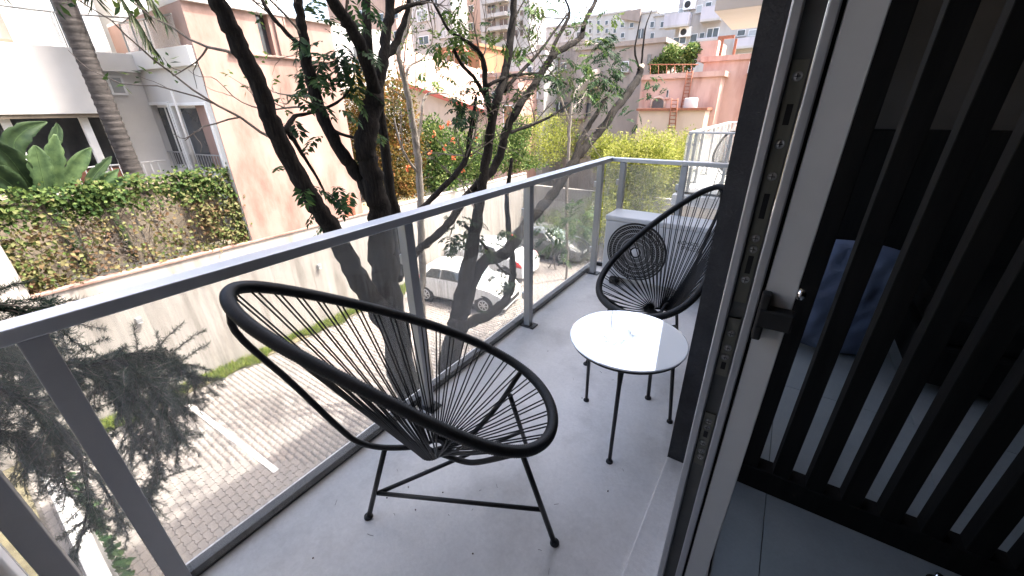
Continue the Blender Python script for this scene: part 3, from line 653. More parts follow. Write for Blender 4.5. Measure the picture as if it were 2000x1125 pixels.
#SECTION4
# ------------------------------------------------------------ trees: stems traced as 3-D polylines
def stem(mb, rows, seg=9, wob=.0, k=.9):
    """rows: (px, py, plane x, thickness in sight) or (x, y, z, radius, 'w')"""
    Q = []
    for r in rows:
        if len(r) == 5: Q.append(r[:4])
        else:
            p = at(r[0], r[1], x=r[2]); Q.append((*p, .5*k*r[3]*depth(p)/FPX))
    Q = catmull(Q, 5)
    if wob: Q[1:-1, :3] += rng.normal(0, wob, (len(Q)-2, 3))*Q[1:-1, 3:4]
    rr = np.maximum(Q[:, 3], .003)*(1+.06*np.sin(np.arange(len(Q))*1.7))
    mb.tube(Q[:, :3], rr, seg); return Q
def twigs(mb, p, d, L, r, lev, tips, up=.12, spread=.55):
    """a bare twig that bends and forks; tips get (point, direction)"""
    p = np.array(p, float); d = unit(np.array(d, float)); n = 5; P = [p.copy()]; D = d.copy()
    for i in range(n):
        D = unit(D+rng.normal(0, .17, 3)+np.array([0, 0, up*.5])); p = p+D*L/n; P.append(p.copy())
    mb.tube(P, np.linspace(r, r*.45, n+1), 5 if r > .006 else 4, caps=False)
    if lev > 0:
        for k in range(int(rng.integers(2, 4))):
            i = int(rng.integers(2, n+1)); twigs(mb, P[i], unit(D+rng.normal(0, spread, 3)), L*rng.uniform(.45, .75), r*.55, lev-1, tips, up, spread)
    tips.append((P[-1], D))
class Leaves:
    def __init__(s): s.p = []; s.d = []; s.n = []; s.L = []; s.W = []; s.r = []
    def pinnate(s, base, d, L, pairs=8, lw=.046, ll=.12, tone=.4):
        """one compound leaf that droops, with paired leaflets"""
        d = unit(np.array(d, float)); p = np.array(base, float); side = unit(np.cross(d, [0, 0, 1])+1e-6); st_ = L/pairs
        for i in range(pairs):
            d = unit(d+np.array([0, 0, -.13])); p = p+d*st_; up = np.cross(side, d)
            k = math.sin(math.pi*(i+1.2)/(pairs+1.4))**.6
            for q in (-1, 1):
                s.p.append(p); s.d.append(unit(side*q*.85+d*.5-np.array([0, 0, .25])+rng.normal(0, .12, 3))); s.n.append(up+rng.normal(0, .2, 3))
                s.L.append(ll*k*rng.uniform(.85, 1.15)); s.W.append(lw*k); s.r.append(np.clip(tone+rng.normal(0, .15), 0, 1))
        s.p.append(p); s.d.append(d); s.n.append(np.cross(side, d)); s.L.append(ll*.8); s.W.append(lw*.8); s.r.append(tone)
    def cluster(s, c, n, spread, L, tone, **k):
        for i in range(n):
            a = rng.normal(0, 1, 3); a[2] = a[2]*.4+.15; s.pinnate(np.array(c)+rng.normal(0, spread, 3), a, L*rng.uniform(.7, 1.2), tone=tone+rng.normal(0, .12), **k)
    def simple(s, c, n, spread, L, Wd, tone):
        for i in range(n):
            s.p.append(np.array(c)+rng.normal(0, spread, 3)); s.d.append(unit(rng.normal(0, 1, 3))); s.n.append(unit(rng.normal(0, 1, 3)+[0, 0, 1])); s.L.append(L*rng.uniform(.6, 1.3)); s.W.append(Wd); s.r.append(np.clip(tone+rng.normal(0, .2), 0, 1))
    def build(s, name, mt, parent):
        return link(name, leaves_mesh(name, np.array(s.p)-WL[parent], np.array(s.d), np.array(s.n), np.array(s.L), np.array(s.W), .12, np.array(s.r)), mt, parent)
M['ash'] = leafmat('compound leaf', [(.012, .028, .015), (.02, .048, .02), (.042, .085, .025), (.11, .16, .035)], .25)
M['cutwood'] = mat('cut wood', (.45, .36, .28), (.55, .46, .37), 12, .8)
M['bud'] = leafmat('spring leaf', [(.12, .20, .05), (.22, .30, .07), (.32, .36, .10)], .4)

def tree(name, label, base, stems, clusters, bark, twig_from, tiers, extra=(), dense=.85):
    t = thing(name, label, 'tree', base); tips = []; lv = Leaves()
    for i, (nm, rows) in enumerate(stems):
        mb = MB(); Q = stem(mb, rows, 10 if nm == 'trunk' else 8, .10); o = mb.build(nm, bark, t)
        if i in twig_from:
            tw = MB()
            for k in range(twig_from[i]):
                f = rng.uniform(.35, 1.); j = min(int(f*(len(Q)-1)), len(Q)-2); d = unit(Q[j+1, :3]-Q[j, :3])
                twigs(tw, Q[j, :3], unit(d*.6+rng.normal(0, .6, 3)), rng.uniform(.4, 1.0), max(min(Q[j, 3]*.45, .014), .007), 2, tips)
            setp(tw.build('twigs', M['twig'], t), kind='stuff')
    for (px, py, X, k, L, tone) in clusters: lv.cluster(at(px, py, x=X), max(2, int(k*dense)), .12, L*1.2, tone)
    for (p, d) in extra:                      # limbs that go on above the picture and carry the open crown
        tw = MB(); tp = []; twigs(tw, p[:3], d, 2.6, p[3], 3, tp, .15, .5); tw.build('limb', bark, t)
        for q, dd in tp:
            if rng.random() < .45: lv.cluster(q, 3, .10, .34, .35)
    for q, d in tips:
        if rng.random() < tiers: lv.simple(q, 6, .04, .07, .03, .75)
    lv.build('crown', M['ash'], t); return t
X1 = -4.0
b1 = at(797, 775, x=X1)
S1 = [('trunk', [(b1[0]+.05, b1[1]+.02, -5.1, .34, 'w'), (b1[0], b1[1], b1[2]-.8, .26, 'w'), (797, 775, X1, 60), (775, 650, X1, 58), (757, 565, X1, 58), (747, 500, X1, 56), (742, 440, X1, 52), (735, 380, X1, 46), (719, 320, X1, 44), (713, 280, X1, 46), (722, 230, X1, 44), (734, 178, X1, 40)]),
      ('stem', [(765, 640, X1+.02, 44), (728, 590, X1+.08, 46), (690, 525, X1+.10, 44), (650, 450, X1+.13, 40), (608, 388, X1+.15, 38), (570, 320, X1+.17, 38), (536, 255, X1+.2, 38), (512, 180, X1+.22, 37), (478, 112, X1+.24, 38), (448, 50, X1+.26, 38), (425, 0, X1+.28, 38), (396, -70, X1+.3, 36)]),
      ('stem', [(742, 430, X1, 30), (718, 372, X1-.1, 29), (684, 322, X1-.16, 28), (652, 272, X1-.2, 27), (628, 222, X1-.22, 26), (608, 160, X1-.24, 25), (597, 100, X1-.25, 23), (588, 40, X1-.26, 20), (580, -10, X1-.27, 19), (570, -80, X1-.28, 17)]),
      ('stem', [(734, 185, X1, 30), (712, 112, X1+.1, 27), (690, 62, X1+.14, 27), (662, 20, X1+.17, 27), (630, -25, X1+.2, 26), (590, -90, X1+.25, 22)]),
      ('stem', [(734, 185, X1, 26), (748, 120, X1-.06, 23), (757, 60, X1-.1, 21), (763, 0, X1-.12, 20), (766, -70, X1-.15, 18)]),
      ('stem', [(736, 178, X1-.06, 16), (722, 120, X1-.2, 20), (718, 60, X1-.24, 19), (714, 0, X1-.28, 18), (706, -70, X1-.3, 15)]),
      ('stem', [(772, 520, X1-.02, 26), (775, 440, X1-.2, 23), (765, 380, X1-.24, 22), (754, 310, X1-.28, 21), (746, 240, X1-.3, 19), (740, 190, X1-.3, 15)]),
      ('branch', [(566, 262, X1+.17, 12), (590, 300, X1+.05, 8), (618, 345, X1+.0, 6), (632, 372, X1-.05, 5)]),
      ('branch', [(556, 258, X1+.17, 14), (575, 228, X1+.1, 9), (600, 222, X1, 7), (650, 205, X1-.1, 6), (680, 180, X1-.15, 4), (692, 146, X1-.2, 4)]),
      ('branch', [(590, 92, X1-.2, 11), (556, 60, X1-.3, 9), (530, 30, X1-.35, 9), (512, 0, X1-.4, 8)]),
      ('branch', [(616, 195, X1-.2, 10), (636, 245, X1-.3, 9), (668, 262, X1-.35, 7), (705, 272, X1-.4, 6)]),
      ('branch', [(762, 30, X1-.1, 12), (780, 18, X1-.1, 10), (810, 8, X1-.1, 8), (835, 2, X1-.1, 7), (850, -20, X1-.1, 6)]),
      ('branch', [(752, 108, X1-.1, 15), (768, 95, X1-.15, 16), (785, 55, X1-.2, 14), (795, 20, X1-.2, 10), (802, -30, X1-.2, 9)]),
      ('stem', [(778, 545, X1-.03, 20), (795, 512, -4.25, 18), (818, 488, (-4.2)-.3, 17), (853, 460, (-4.2)-.25, 17), (880, 430, (-4.2)-.2, 17), (905, 394, (-4.2)-.2, 17), (930, 363, (-4.2)-.2, 17), (962, 332, (-4.2)-.15, 18), (978, 298, (-4.2)-.1, 18), (988, 257, (-4.2)-.1, 18), (1013, 208, (-4.2), 17), (1047, 160, (-4.2), 15), (1068, 126, (-4.2)+.05, 14), (1085, 104, (-4.2)+.05, 13), (1116, 87, (-4.2)+.05, 12), (1137, 68, (-4.2)+.05, 12), (1141, 46, (-4.2)+.05, 10), (1164, 0, (-4.2)+.05, 9), (1180, -40, (-4.2)+.05, 8)]),
      ('branch', [(776, 470, X1-.15, 14), (800, 430, -4.4, 13), (836, 396, (-4.2)-.3, 12), (866, 365, (-4.2)-.25, 12), (894, 336, (-4.2)-.2, 12), (912, 306, (-4.2)-.2, 12), (917, 270, (-4.2)-.2, 11), (924, 228, (-4.2)-.2, 9), (930, 190, (-4.2)-.25, 7)])]
C1 = [(680, 14, X1-.1, 6, .30, .3), (627, 53, X1-.2, 6, .32, .25), (653, 75, X1-.2, 7, .34, .22), (632, 99, X1-.2, 7, .34, .22), (659, 101, X1-.2, 6, .32, .25), (677, 131, X1-.2, 6, .32, .3), (629, 133, X1-.2, 6, .32, .3), (640, 160, X1-.2, 6, .3, .45), (661, 173, X1-.2, 5, .3, .6),
      (549, 211, X1+.1, 3, .28, .3), (587, 211, X1, 3, .28, .3), (552, 243, X1+.1, 3, .28, .45), (600, 250, X1, 2, .26, .3), (640, 392, X1-.1, 5, .28, .3), (662, 402, X1-.1, 4, .28, .35), (628, 366, X1-.1, 4, .26, .35), (700, 268, X1-.4, 2, .26, .4)]
end = lambda px, py, X, d: np.array([*at(px, py, x=X), .5*d*depth(at(px, py, x=X))/FPX])
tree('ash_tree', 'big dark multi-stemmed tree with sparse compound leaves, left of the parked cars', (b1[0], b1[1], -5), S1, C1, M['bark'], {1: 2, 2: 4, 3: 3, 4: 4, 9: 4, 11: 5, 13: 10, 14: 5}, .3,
     [(end(396, -70, X1+.3, 30), (-.25, -.5, 1)), (end(570, -80, X1-.28, 15), (-.3, 0, 1)), (end(590, -90, X1+.25, 18), (.5, -.3, 1)), (end(766, -70, X1-.15, 16), (.2, .5, 1)), (end(706, -70, X1-.3, 14), (-.3, .3, 1))])

X2 = -4.2
b2 = at(878, 705, x=X2)
S2 = [('trunk', [(b2[0]+.05, b2[1]-.02, -5.1, .24, 'w'), (b2[0], b2[1], b2[2]-.7, .19, 'w'), (878, 705, X2, 44), (893, 645, X2, 42), (902, 600, X2, 40), (907, 560, X2, 36), (920, 490, X2, 30), (932, 430, X2, 25), (940, 370, X2-.05, 21), (950, 310, X2-.1, 20), (958, 250, X2-.1, 20), (968, 200, X2-.1, 20), (985, 150, X2-.15, 18), (995, 90, X2-.2, 17), (1002, 30, X2-.25, 15), (1004, -40, X2-.3, 13)]),
      ('stem', [(902, 612, X2, 26), (938, 520, X2+.1, 27), (972, 503, X2+.12, 26), (998, 481, X2+.14, 26), (1027, 441, X2+.15, 24), (1052, 410, X2+.16, 22), (1076, 384, X2+.17, 21), (1098, 352, X2+.18, 20), (1128, 307, X2+.2, 20), (1150, 279, X2+.22, 18), (1179, 247, X2+.25, 17), (1204, 210, X2+.27, 17), (1230, 176, X2+.3, 17), (1247, 150, X2+.3, 16), (1251, 132, X2+.3, 13)]),
      ('branch', [(1118, 322, X2+.2, 13), (1130, 285, X2+.15, 11), (1145, 255, X2+.1, 11), (1160, 230, X2+.1, 10), (1178, 200, X2+.05, 9), (1200, 166, X2, 7)]),
      ('stem', [(897, 640, X2, 24), (930, 625, X2+.05, 24), (960, 611, X2+.1, 22), (985, 588, X2+.1, 20), (998, 560, X2+.1, 18), (1002, 530, X2+.1, 16), (999, 490, X2+.05, 14), (992, 430, X2, 12), (990, 380, X2-.05, 10), (1000, 310, X2-.1, 8)]),
      ('branch', [(962, 235, X2-.1, 14), (948, 170, X2-.15, 12), (944, 120, X2-.2, 12), (925, 90, X2-.2, 9), (880, 62, X2-.25, 7), (860, 30, X2-.3, 5), (840, -5, X2-.3, 4)]),
      ('branch', [(1070, 122, X2+.05, 9), (1086, 80, X2, 8), (1108, 40, X2, 8), (1112, 20, X2, 5), (1102, -5, X2, 4)]),
      ('branch', [(985, 178, X2-.1, 9), (1008, 150, X2-.1, 8), (1045, 112, X2-.1, 7), (1075, 72, X2-.1, 5), (1110, 25, X2-.1, 4)]),
      ('branch', [(950, 168, X2-.1, 8), (990, 150, X2-.1, 7), (1020, 145, X2-.1, 6), (1060, 143, X2-.1, 5)]),
      ('branch', [(885, 95, X2-.2, 8), (905, 130, X2-.2, 8), (925, 150, X2-.2, 8), (948, 190, X2-.15, 8)]),
      ('branch', [(985, 262, X2-.1, 8), (1035, 245, X2-.05, 7), (1080, 225, X2, 5), (1125, 190, X2, 4)]),
      ('branch', [(908, 440, X2-.05, 8), (945, 478, X2+.05, 6), (975, 522, X2+.1, 5), (1000, 540, X2+.1, 4)]),
      ('twig', [(1249, 136, X2+.3, 5), (1240, 100, X2+.3, 4), (1246, 60, X2+.3, 3), (1252, 30, X2+.3, 2)]),
      ('twig', [(1252, 134, X2+.3, 5), (1256, 90, X2+.3, 4), (1262, 50, X2+.3, 3), (1275, 15, X2+.3, 2)])]
C2 = [(1176, 92, X2+.1, 6, .3, .2), (1190, 105, X2+.1, 7, .3, .2), (1200, 118, X2+.1, 6, .3, .22), (1192, 140, X2+.1, 7, .3, .25), (1165, 162, X2+.1, 6, .28, .3), (1176, 185, X2+.1, 6, .28, .3), (1150, 178, X2+.1, 5, .28, .35), (1265, 150, X2+.3, 4, .26, .3), (1274, 168, X2+.3, 3, .26, .3), (1268, 188, X2+.3, 3, .26, .4), (1239, 222, X2+.3, 4, .26, .35),
      (929, 208, X2-.1, 6, .26, .2), (944, 195, X2-.1, 5, .26, .25), (915, 190, X2-.1, 4, .26, .3), (1079, 149, X2, 5, .28, .3), (1100, 149, X2, 5, .28, .4), (1073, 166, X2, 5, .28, .3), (1120, 165, X2, 4, .28, .45), (1040, 165, X2, 2, .24, .4),
      (891, 446, X2-.1, 6, .28, .3), (913, 448, X2-.1, 5, .28, .35), (940, 466, X2, 5, .28, .35), (900, 470, X2, 4, .26, .3), (975, 468, X2+.1, 4, .28, .6), (1069, 452, X2+.3, 5, .3, .5), (1100, 458, X2+.3, 6, .3, .55), (1135, 455, X2+.3, 6, .3, .6), (1110, 430, X2+.3, 5, .3, .6), (1150, 425, X2+.3, 5, .3, .65), (1085, 480, X2+.2, 5, .3, .5), (1140, 400, X2+.3, 5, .3, .7), (1060, 425, X2+.2, 4, .28, .5),
      (995, 545, X2+.1, 3, .22, .3), (985, 555, X2+.1, 3, .22, .3), (925, 610, X2+.05, 2, .24, .4), (880, 100, X2-.2, 4, .24, .8), (905, 40, X2-.2, 4, .24, .85), (1045, 20, X2-.2, 4, .24, .8), (870, 110, X2-.2, 3, .24, .75), (1135, 40, X2, 3, .24, .7), (1185, 80, X2+.1, 6, .3, .2), (1205, 130, X2+.1, 6, .3, .2), (1180, 150, X2+.1, 6, .3, .2), (1195, 165, X2+.1, 5, .3, .25), (1160, 110, X2+.1, 4, .28, .7), (1140, 130, X2, 4, .28, .8), (890, 75, X2-.2, 4, .22, .9), (860, 85, X2-.2, 3, .22, .9), (925, 60, X2-.2, 3, .22, .85), (1010, 105, X2-.1, 3, .22, .8), (960, 100, X2-.1, 3, .22, .8), (1050, 70, X2-.1, 3, .22, .85), (1190, 40, X2, 3, .24, .85), (1165, 70, X2, 3, .24, .85), (900, 225, X2-.1, 3, .24, .3), (1000, 170, X2-.1, 3, .22, .3)]
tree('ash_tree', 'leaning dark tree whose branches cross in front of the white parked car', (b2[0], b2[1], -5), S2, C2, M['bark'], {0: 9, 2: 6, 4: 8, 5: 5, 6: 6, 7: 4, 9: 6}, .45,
     [(end(1004, -40, X2-.3, 12), (.1, .1, 1)), (end(1180, -40, X2+.05, 8), (.6, .3, 1)), (end(1004, -40, X2-.3, 12), (-.5, .5, .8))], 1.5)
cq = at(1252, 131, x=X2+.3); ct = [o for o in C.objects if o.name.startswith('ash_tree')][-1]
MB().lathe([(0, .01), (.055, .008), (.075, 0), (.06, -.02)], tuple(cq+np.array([.02, -.03, .02])), (.45, -.75, .35), 16).build('pruned_end', M['cutwood'], ct)
X3 = -6.0
b3 = at(822, 600, x=X3)
S3 = [('trunk', [(b3[0], b3[1], -5.1, .10, 'w'), (822, 600, X3, 15), (826, 540, X3, 15), (823, 470, X3, 15), (822, 400, X3, 15), (818, 340, X3, 15), (814, 285, X3, 15), (806, 240, X3, 14), (797, 190, X3, 13), (788, 150, X3, 12), (778, 108, X3, 10), (790, 70, X3, 9), (800, 30, X3, 7), (806, -20, X3, 6)]),
      ('branch', [(814, 285, X3, 8), (822, 240, X3, 6), (828, 192, X3-.1, 5), (845, 182, X3-.1, 4), (875, 184, X3-.1, 3), (880, 200, X3-.1, 2)]),
      ('branch', [(792, 160, X3, 6), (800, 130, X3, 5), (830, 110, X3, 4), (850, 60, X3, 3), (842, 10, X3, 3)]),
      ('branch', [(818, 340, X3, 6), (790, 300, X3, 5), (775, 255, X3, 4), (770, 230, X3, 3)])]
tree('slender_tree', 'thin pale-barked young tree between the dark trunk and the flowering bushes', (b3[0], b3[1], -5), S3, [(845, 150, X3, 2, .2, .9), (862, 155, X3, 2, .2, .95)], M['bark2'], {0: 5, 1: 3, 2: 3, 3: 3}, .5)
# two more bare little stems that stand between the trees
for i, (rows, lab) in enumerate((([(866, 205, -7.2, 5), (850, 170, -7.2, 5), (858, 130, -7.2, 4)], None),)): pass
X4 = -6.5
b4 = at(1108, 500, x=X4)
S4 = [('trunk', [(b4[0], b4[1], -5.1, .05, 'w'), (1108, 500, X4, 6), (1106, 400, X4, 7), (1110, 300, X4, 7), (1113, 240, X4, 7), (1120, 190, X4, 6), (1140, 160, X4, 5), (1165, 140, X4, 4)]),
      ('branch', [(1112, 240, X4, 4), (1095, 190, X4, 4), (1080, 150, X4, 3)]), ('branch', [(1116, 215, X4, 4), (1135, 195, X4, 3), (1150, 165, X4, 3), (1145, 140, X4, 2)])]
tree('slender_tree', 'bare grey sapling in front of the yellow-green bush on the right', (b4[0], b4[1], -5), S4, [], M['bark2'], {0: 6, 1: 3, 2: 3}, .4)
# overhanging sprigs on the left come from one more twig of the big tree's neighbour

# ------------------------------------------------------------ palm and banana plants
pt = thing('palm_tree', 'tall grey ringed palm trunk in front of the white parapet', 'palm', (-13., 2.98, -1.8))
tr_ = MB(); nz = 150; tr_.tube([(-13.0+.02*math.sin(i*.05), 2.98, -1.8+7.0*i/nz) for i in range(nz+1)], [.19-.02*i/nz+(.008 if i % 3 == 0 else -.003)+random.uniform(-.003, .003) for i in range(nz+1)], 14); tr_.build('trunk', M['palm'], pt)
M['frond'] = leafmat('palm leaflet', [(.022, .035, .02), (.04, .055, .03), (.09, .095, .055)], .2)
cr = np.array([-13., 2.98, 5.15])
def frond(endp, rise, nl=64, ll=.5):
    e = np.array(endp, float); mid = (cr+e)/2+np.array([0, 0, rise]); t = np.linspace(0, 1, 18)[:, None]
    P = (1-t)**2*cr+2*t*(1-t)*mid+t*t*e; f = MB().tube(P, np.linspace(.03, .008, 18), 6).build('frond_rib', M['frond'], pt)
    lv = Leaves()
    for k in range(nl):
        u = .22+.78*k/nl; j = u*17; i = min(int(j), 16); p = P[i]+(P[i+1]-P[i])*(j-i); d = unit(P[i+1]-P[i]); sd = unit(np.cross(d, [0, 0, 1]))
        for q in (-1, 1):
            lv.p.append(p); lv.d.append(unit(sd*q*.7+d*.55+np.array([0, 0, -.75])+rng.normal(0, .12, 3))); lv.n.append(unit(rng.normal(0, 1, 3))); lv.L.append(ll*rng.uniform(.8, 1.2)); lv.W.append(.045); lv.r.append(rng.random())
    lv.build('leaflets', M['frond'], f)
h1 = at(298, 92, x=-12.4); h2 = at(392, 30, x=-12.3)
frond(h1, 1.3); frond(h2, 1.5); frond((-12.5, 4.15, 3.6), 1.4); frond(at(325, 40, x=-12.2), 1.2); frond(at(405, 45, x=-12.1), 1.3)
for a in (200, 250, 300, 340, 20, 150): frond((cr[0]+1.9*math.sin(R(a)), cr[1]+1.9*math.cos(R(a)), 4.5+.5*math.sin(a)), 1.5)
M['banana'] = mat('banana leaf', (.012, .026, .012), (.028, .05, .018), 5, .6, spec=.2, stretch=(1, 1, 1), bump=.2, bscale=30)
M['banana2'] = mat('pale banana leaf', (.02, .042, .016), (.055, .09, .034), 5, .6, spec=.2, bump=.2, bscale=30)
def banana_leaf(rows, mt, parent):
    Q = catmull([(*at(a, b, x=X), .5*w*depth(at(a, b, x=X))/FPX) for a, b, X, w in rows], 7); n = len(Q); v = []; f = []
    tcv = Vector(EYE)
    for i in range(n):
        d = unit(Q[min(i+1, n-1), :3]-Q[max(i-1, 0), :3]); view = unit(EYE-Q[i, :3]); s = unit(np.cross(d, view)); k = math.sin(math.pi*min(max((i+.3)/(n-.2), 0), 1))**.55
        rag = 1-.18*(rng.random() < .3); up = np.cross(s, d)
        for a in (-1, -.5, 0, .5, 1): v.append(Q[i, :3]+s*Q[i, 3]*.72*a*k*rag+up*Q[i, 3]*.35*abs(a)*k)
    for i in range(n-1):
        for j in range(4): f.append((i*5+j, i*5+j+1, (i+1)*5+j+1, (i+1)*5+j))
    mb = MB(); mb.add(v, f, True); o = mb.build('leaf', mt, parent); sm = o.modifiers.new('thickness', 'SOLIDIFY'); sm.thickness = .004
    MB().tube(Q[:, :3], np.linspace(.016, .005, n), 6).build('midrib', M['banana2'], o)
bn = thing('banana_plant', 'broad-leaved banana plant rising behind the creeper fence', 'plant', (-12.75, 1.4, -1.8))
for rows, mm in (([(104, 400, -12.7, 20), (104, 350, -12.7, 42), (106, 300, -12.7, 44), (108, 262, -12.7, 22)], 'banana2'), ([(95, 400, -12.65, 30), (84, 350, -12.6, 46), (74, 305, -12.6, 44), (68, 284, -12.6, 20)], 'banana2'), ([(88, 400, -12.75, 20), (50, 350, -12.7, 50), (10, 300, -12.6, 60), (-40, 270, -12.5, 40)], 'banana'),
                 ([(60, 402, -12.7, 20), (20, 360, -12.6, 60), (-30, 330, -12.5, 60), (-80, 320, -12.4, 20)], 'banana'), ([(122, 400, -12.75, 15), (135, 350, -12.8, 36), (160, 310, -12.8, 34), (178, 288, -12.8, 14)], 'banana2'), ([(100, 400, -12.8, 10), (30, 300, -12.9, 40), (45, 258, -12.9, 48), (92, 238, -12.9, 16)], 'banana'),
                 ([(110, 398, -12.75, 10), (105, 300, -12.9, 26), (112, 255, -12.95, 22), (110, 240, -12.95, 8)], 'banana')): banana_leaf(rows, M[mm], bn)
MB().tube([(-12.75, 1.5, -1.8), (-12.75, 1.45, -.9), (-12.75, 1.42, -.1)], [.12, .10, .06], 10).build('stalk', M['banana2'], bn)
bn2 = thing('banana_plant', 'small banana plant with ragged pale leaves beside the palm trunk', 'plant', (-12.75, 2.4, -1.8))
for rows, mm in (([(150, 395, -12.7, 10), (190, 362, -12.65, 30), (215, 345, -12.6, 30), (232, 330, -12.6, 10)], 'banana2'), ([(180, 392, -12.6, 8), (215, 366, -12.55, 24), (252, 350, -12.5, 26), (285, 340, -12.5, 8)], 'banana2'), ([(165, 395, -12.75, 10), (180, 350, -12.8, 28), (205, 320, -12.8, 22), (218, 305, -12.8, 8)], 'banana')): banana_leaf(rows, M[mm], bn2)
MB().tube([(-12.75, 2.3, -1.8), (-12.74, 2.3, -.9), (-12.72, 2.28, -.2)], [.09, .08, .05], 10).build('stalk', M['banana2'], bn2)

# ------------------------------------------------------------ conifer at the left
M['needle'] = leafmat('cedar needle', [(.010, .024, .019), (.018, .040, .030), (.032, .060, .040), (.055, .08, .045)], .15)
cf = thing('cedar', 'drooping dark green conifer boughs hanging in front of the railing glass', 'conifer', (-3.6, -1.15, -5))
MB().tube([(-3.6, -1.15, -5.05), (-3.62, -1.15, -2.5), (-3.6, -1.18, 0), (-3.6, -1.15, 2.2)], [.17, .14, .10, .04], 10).build('trunk', M['bark'], cf)
XB = -3.2; lv = Leaves(); NP = []; ND = []
boughs = [[(-170, 690), (-60, 700), (60, 712), (180, 712), (270, 690), (330, 700), (378, 738)], [(150, 715), (240, 752), (292, 822), (308, 900), (292, 975)], [(-120, 740), (0, 765), (85, 808), (150, 880), (172, 980), (150, 1075)], [(60, 795), (130, 872), (205, 955), (250, 1045)],
          [(-160, 650), (-40, 660), (60, 700), (120, 770)], [(230, 700), (300, 762), (345, 850)], [(-150, 700), (-30, 740), (60, 800), (110, 870), (130, 960)], [(200, 712), (260, 715), (320, 760), (350, 790)], [(-100, 590), (-20, 600), (50, 610), (110, 625)], [(-140, 800), (-40, 830), (40, 860), (70, 900)], [(100, 730), (190, 740), (240, 800), (270, 880)]]
for bi, bo in enumerate(boughs):
    X = XB-.25*math.sin(bi*2.1); Q = catmull([(*at(a, b, x=X-.12*k/len(bo)),) for k, (a, b) in enumerate(bo)], 6)
    root = np.array([-3.6, -1.15, Q[0, 2]+.25])
    P = np.vstack([root, Q]) if bo[0][0] < -50 else Q
    MB().tube(P, np.linspace(.022 if bo[0][0] < -50 else .012, .004, len(P)), 6).build('bough', M['bark'], cf)
    tw = MB(); n = len(Q)
    sparse = .45 if bi in (2, 3, 6, 8) else 1.
    for k in range(int(n*4.6*sparse)):
        i = int(rng.integers(2, n)); d = unit(Q[min(i+1, n-1)]-Q[i-1]); p = Q[i]; dd = unit(d*.7+rng.normal(0, .65, 3)+np.array([0, 0, -.15])); L = rng.uniform(.10, .30); T = [p]
        for s_ in range(4): dd = unit(dd+np.array([0, 0, -.12])+rng.normal(0, .12, 3)); T.append(T[-1]+dd*L/4)
        tw.tube(T, [.004, .0035, .003, .0025, .002], 4, caps=False); T = np.array(T)
        m_n = int(120*L/.2); u = rng.random(m_n)*4; ii = np.minimum(u.astype(int), 3); pp_ = T[ii]+(T[ii+1]-T[ii])*(u-ii)[:, None]
        NP.append(pp_); ND.append(unit(rng.normal(0, 1, (m_n, 3))+dd*.9))
    setp(tw.build('twigs', M['twig'], cf), kind='stuff')
NP = np.vstack(NP); ND = np.vstack(ND); n = len(NP)
link('needles', leaves_mesh('needles', NP-WL[cf], ND, unit(rng.normal(size=(n, 3))), rng.uniform(.025, .045, n), .0035, .1), M['needle'], cf)
#SECTION5
# ------------------------------------------------------------ parked cars
def carpaint(name, c, r=.25): 
    mt = mat(name, c, tuple(min(1, v*1.06) for v in c), 3, r, spec=.6); mt.node_tree.nodes['Principled BSDF'].inputs['Coat Weight'].default_value = .8; mt.node_tree.nodes['Principled BSDF'].inputs['Coat Roughness'].default_value = .05; return mt
M['carglass'] = mat('car glass', (.03, .036, .04), (.05, .055, .06), 2, .05, spec=.9)
M['windscreen'] = mat('windscreen', (.20, .25, .255), (.26, .31, .31), 1.5, .06, spec=.9)
M['alloy'] = mat('alloy wheel', (.50, .50, .50), (.58, .58, .58), 8, .35, metal=.6)
M['lamp'] = mat('clear lamp', (.55, .57, .58), (.65, .66, .67), 20, .08, spec=.9)
HATCH = [  # x, belt z, roof z, half width, roof half width
    (0, .62, .66, .70, .60), (.06, .80, .90, .78, .62), (.22, .90, 1.06, .82, .62), (.50, .93, 1.33, .84, .58), (.95, .94, 1.43, .85, .57), (1.6, .94, 1.46, .85, .57), (2.15, .93, 1.40, .85, .56), (2.75, .91, 1.05, .84, .63), (2.95, .90, .96, .84, .66), (3.35, .84, .90, .82, .62), (3.65, .70, .76, .76, .56), (3.80, .55, .60, .66, .48)]
SEDAN = [(0, .66, .70, .72, .60), (.06, .88, .98, .80, .62), (.45, .96, 1.03, .84, .66), (.75, .96, 1.10, .85, .62), (1.25, .96, 1.38, .86, .57), (1.9, .95, 1.44, .86, .56), (2.55, .94, 1.38, .86, .56), (3.25, .92, 1.04, .85, .64), (3.5, .90, .96, .84, .66), (3.95, .84, .89, .82, .62), (4.25, .70, .75, .76, .56), (4.38, .52, .58, .66, .48)]
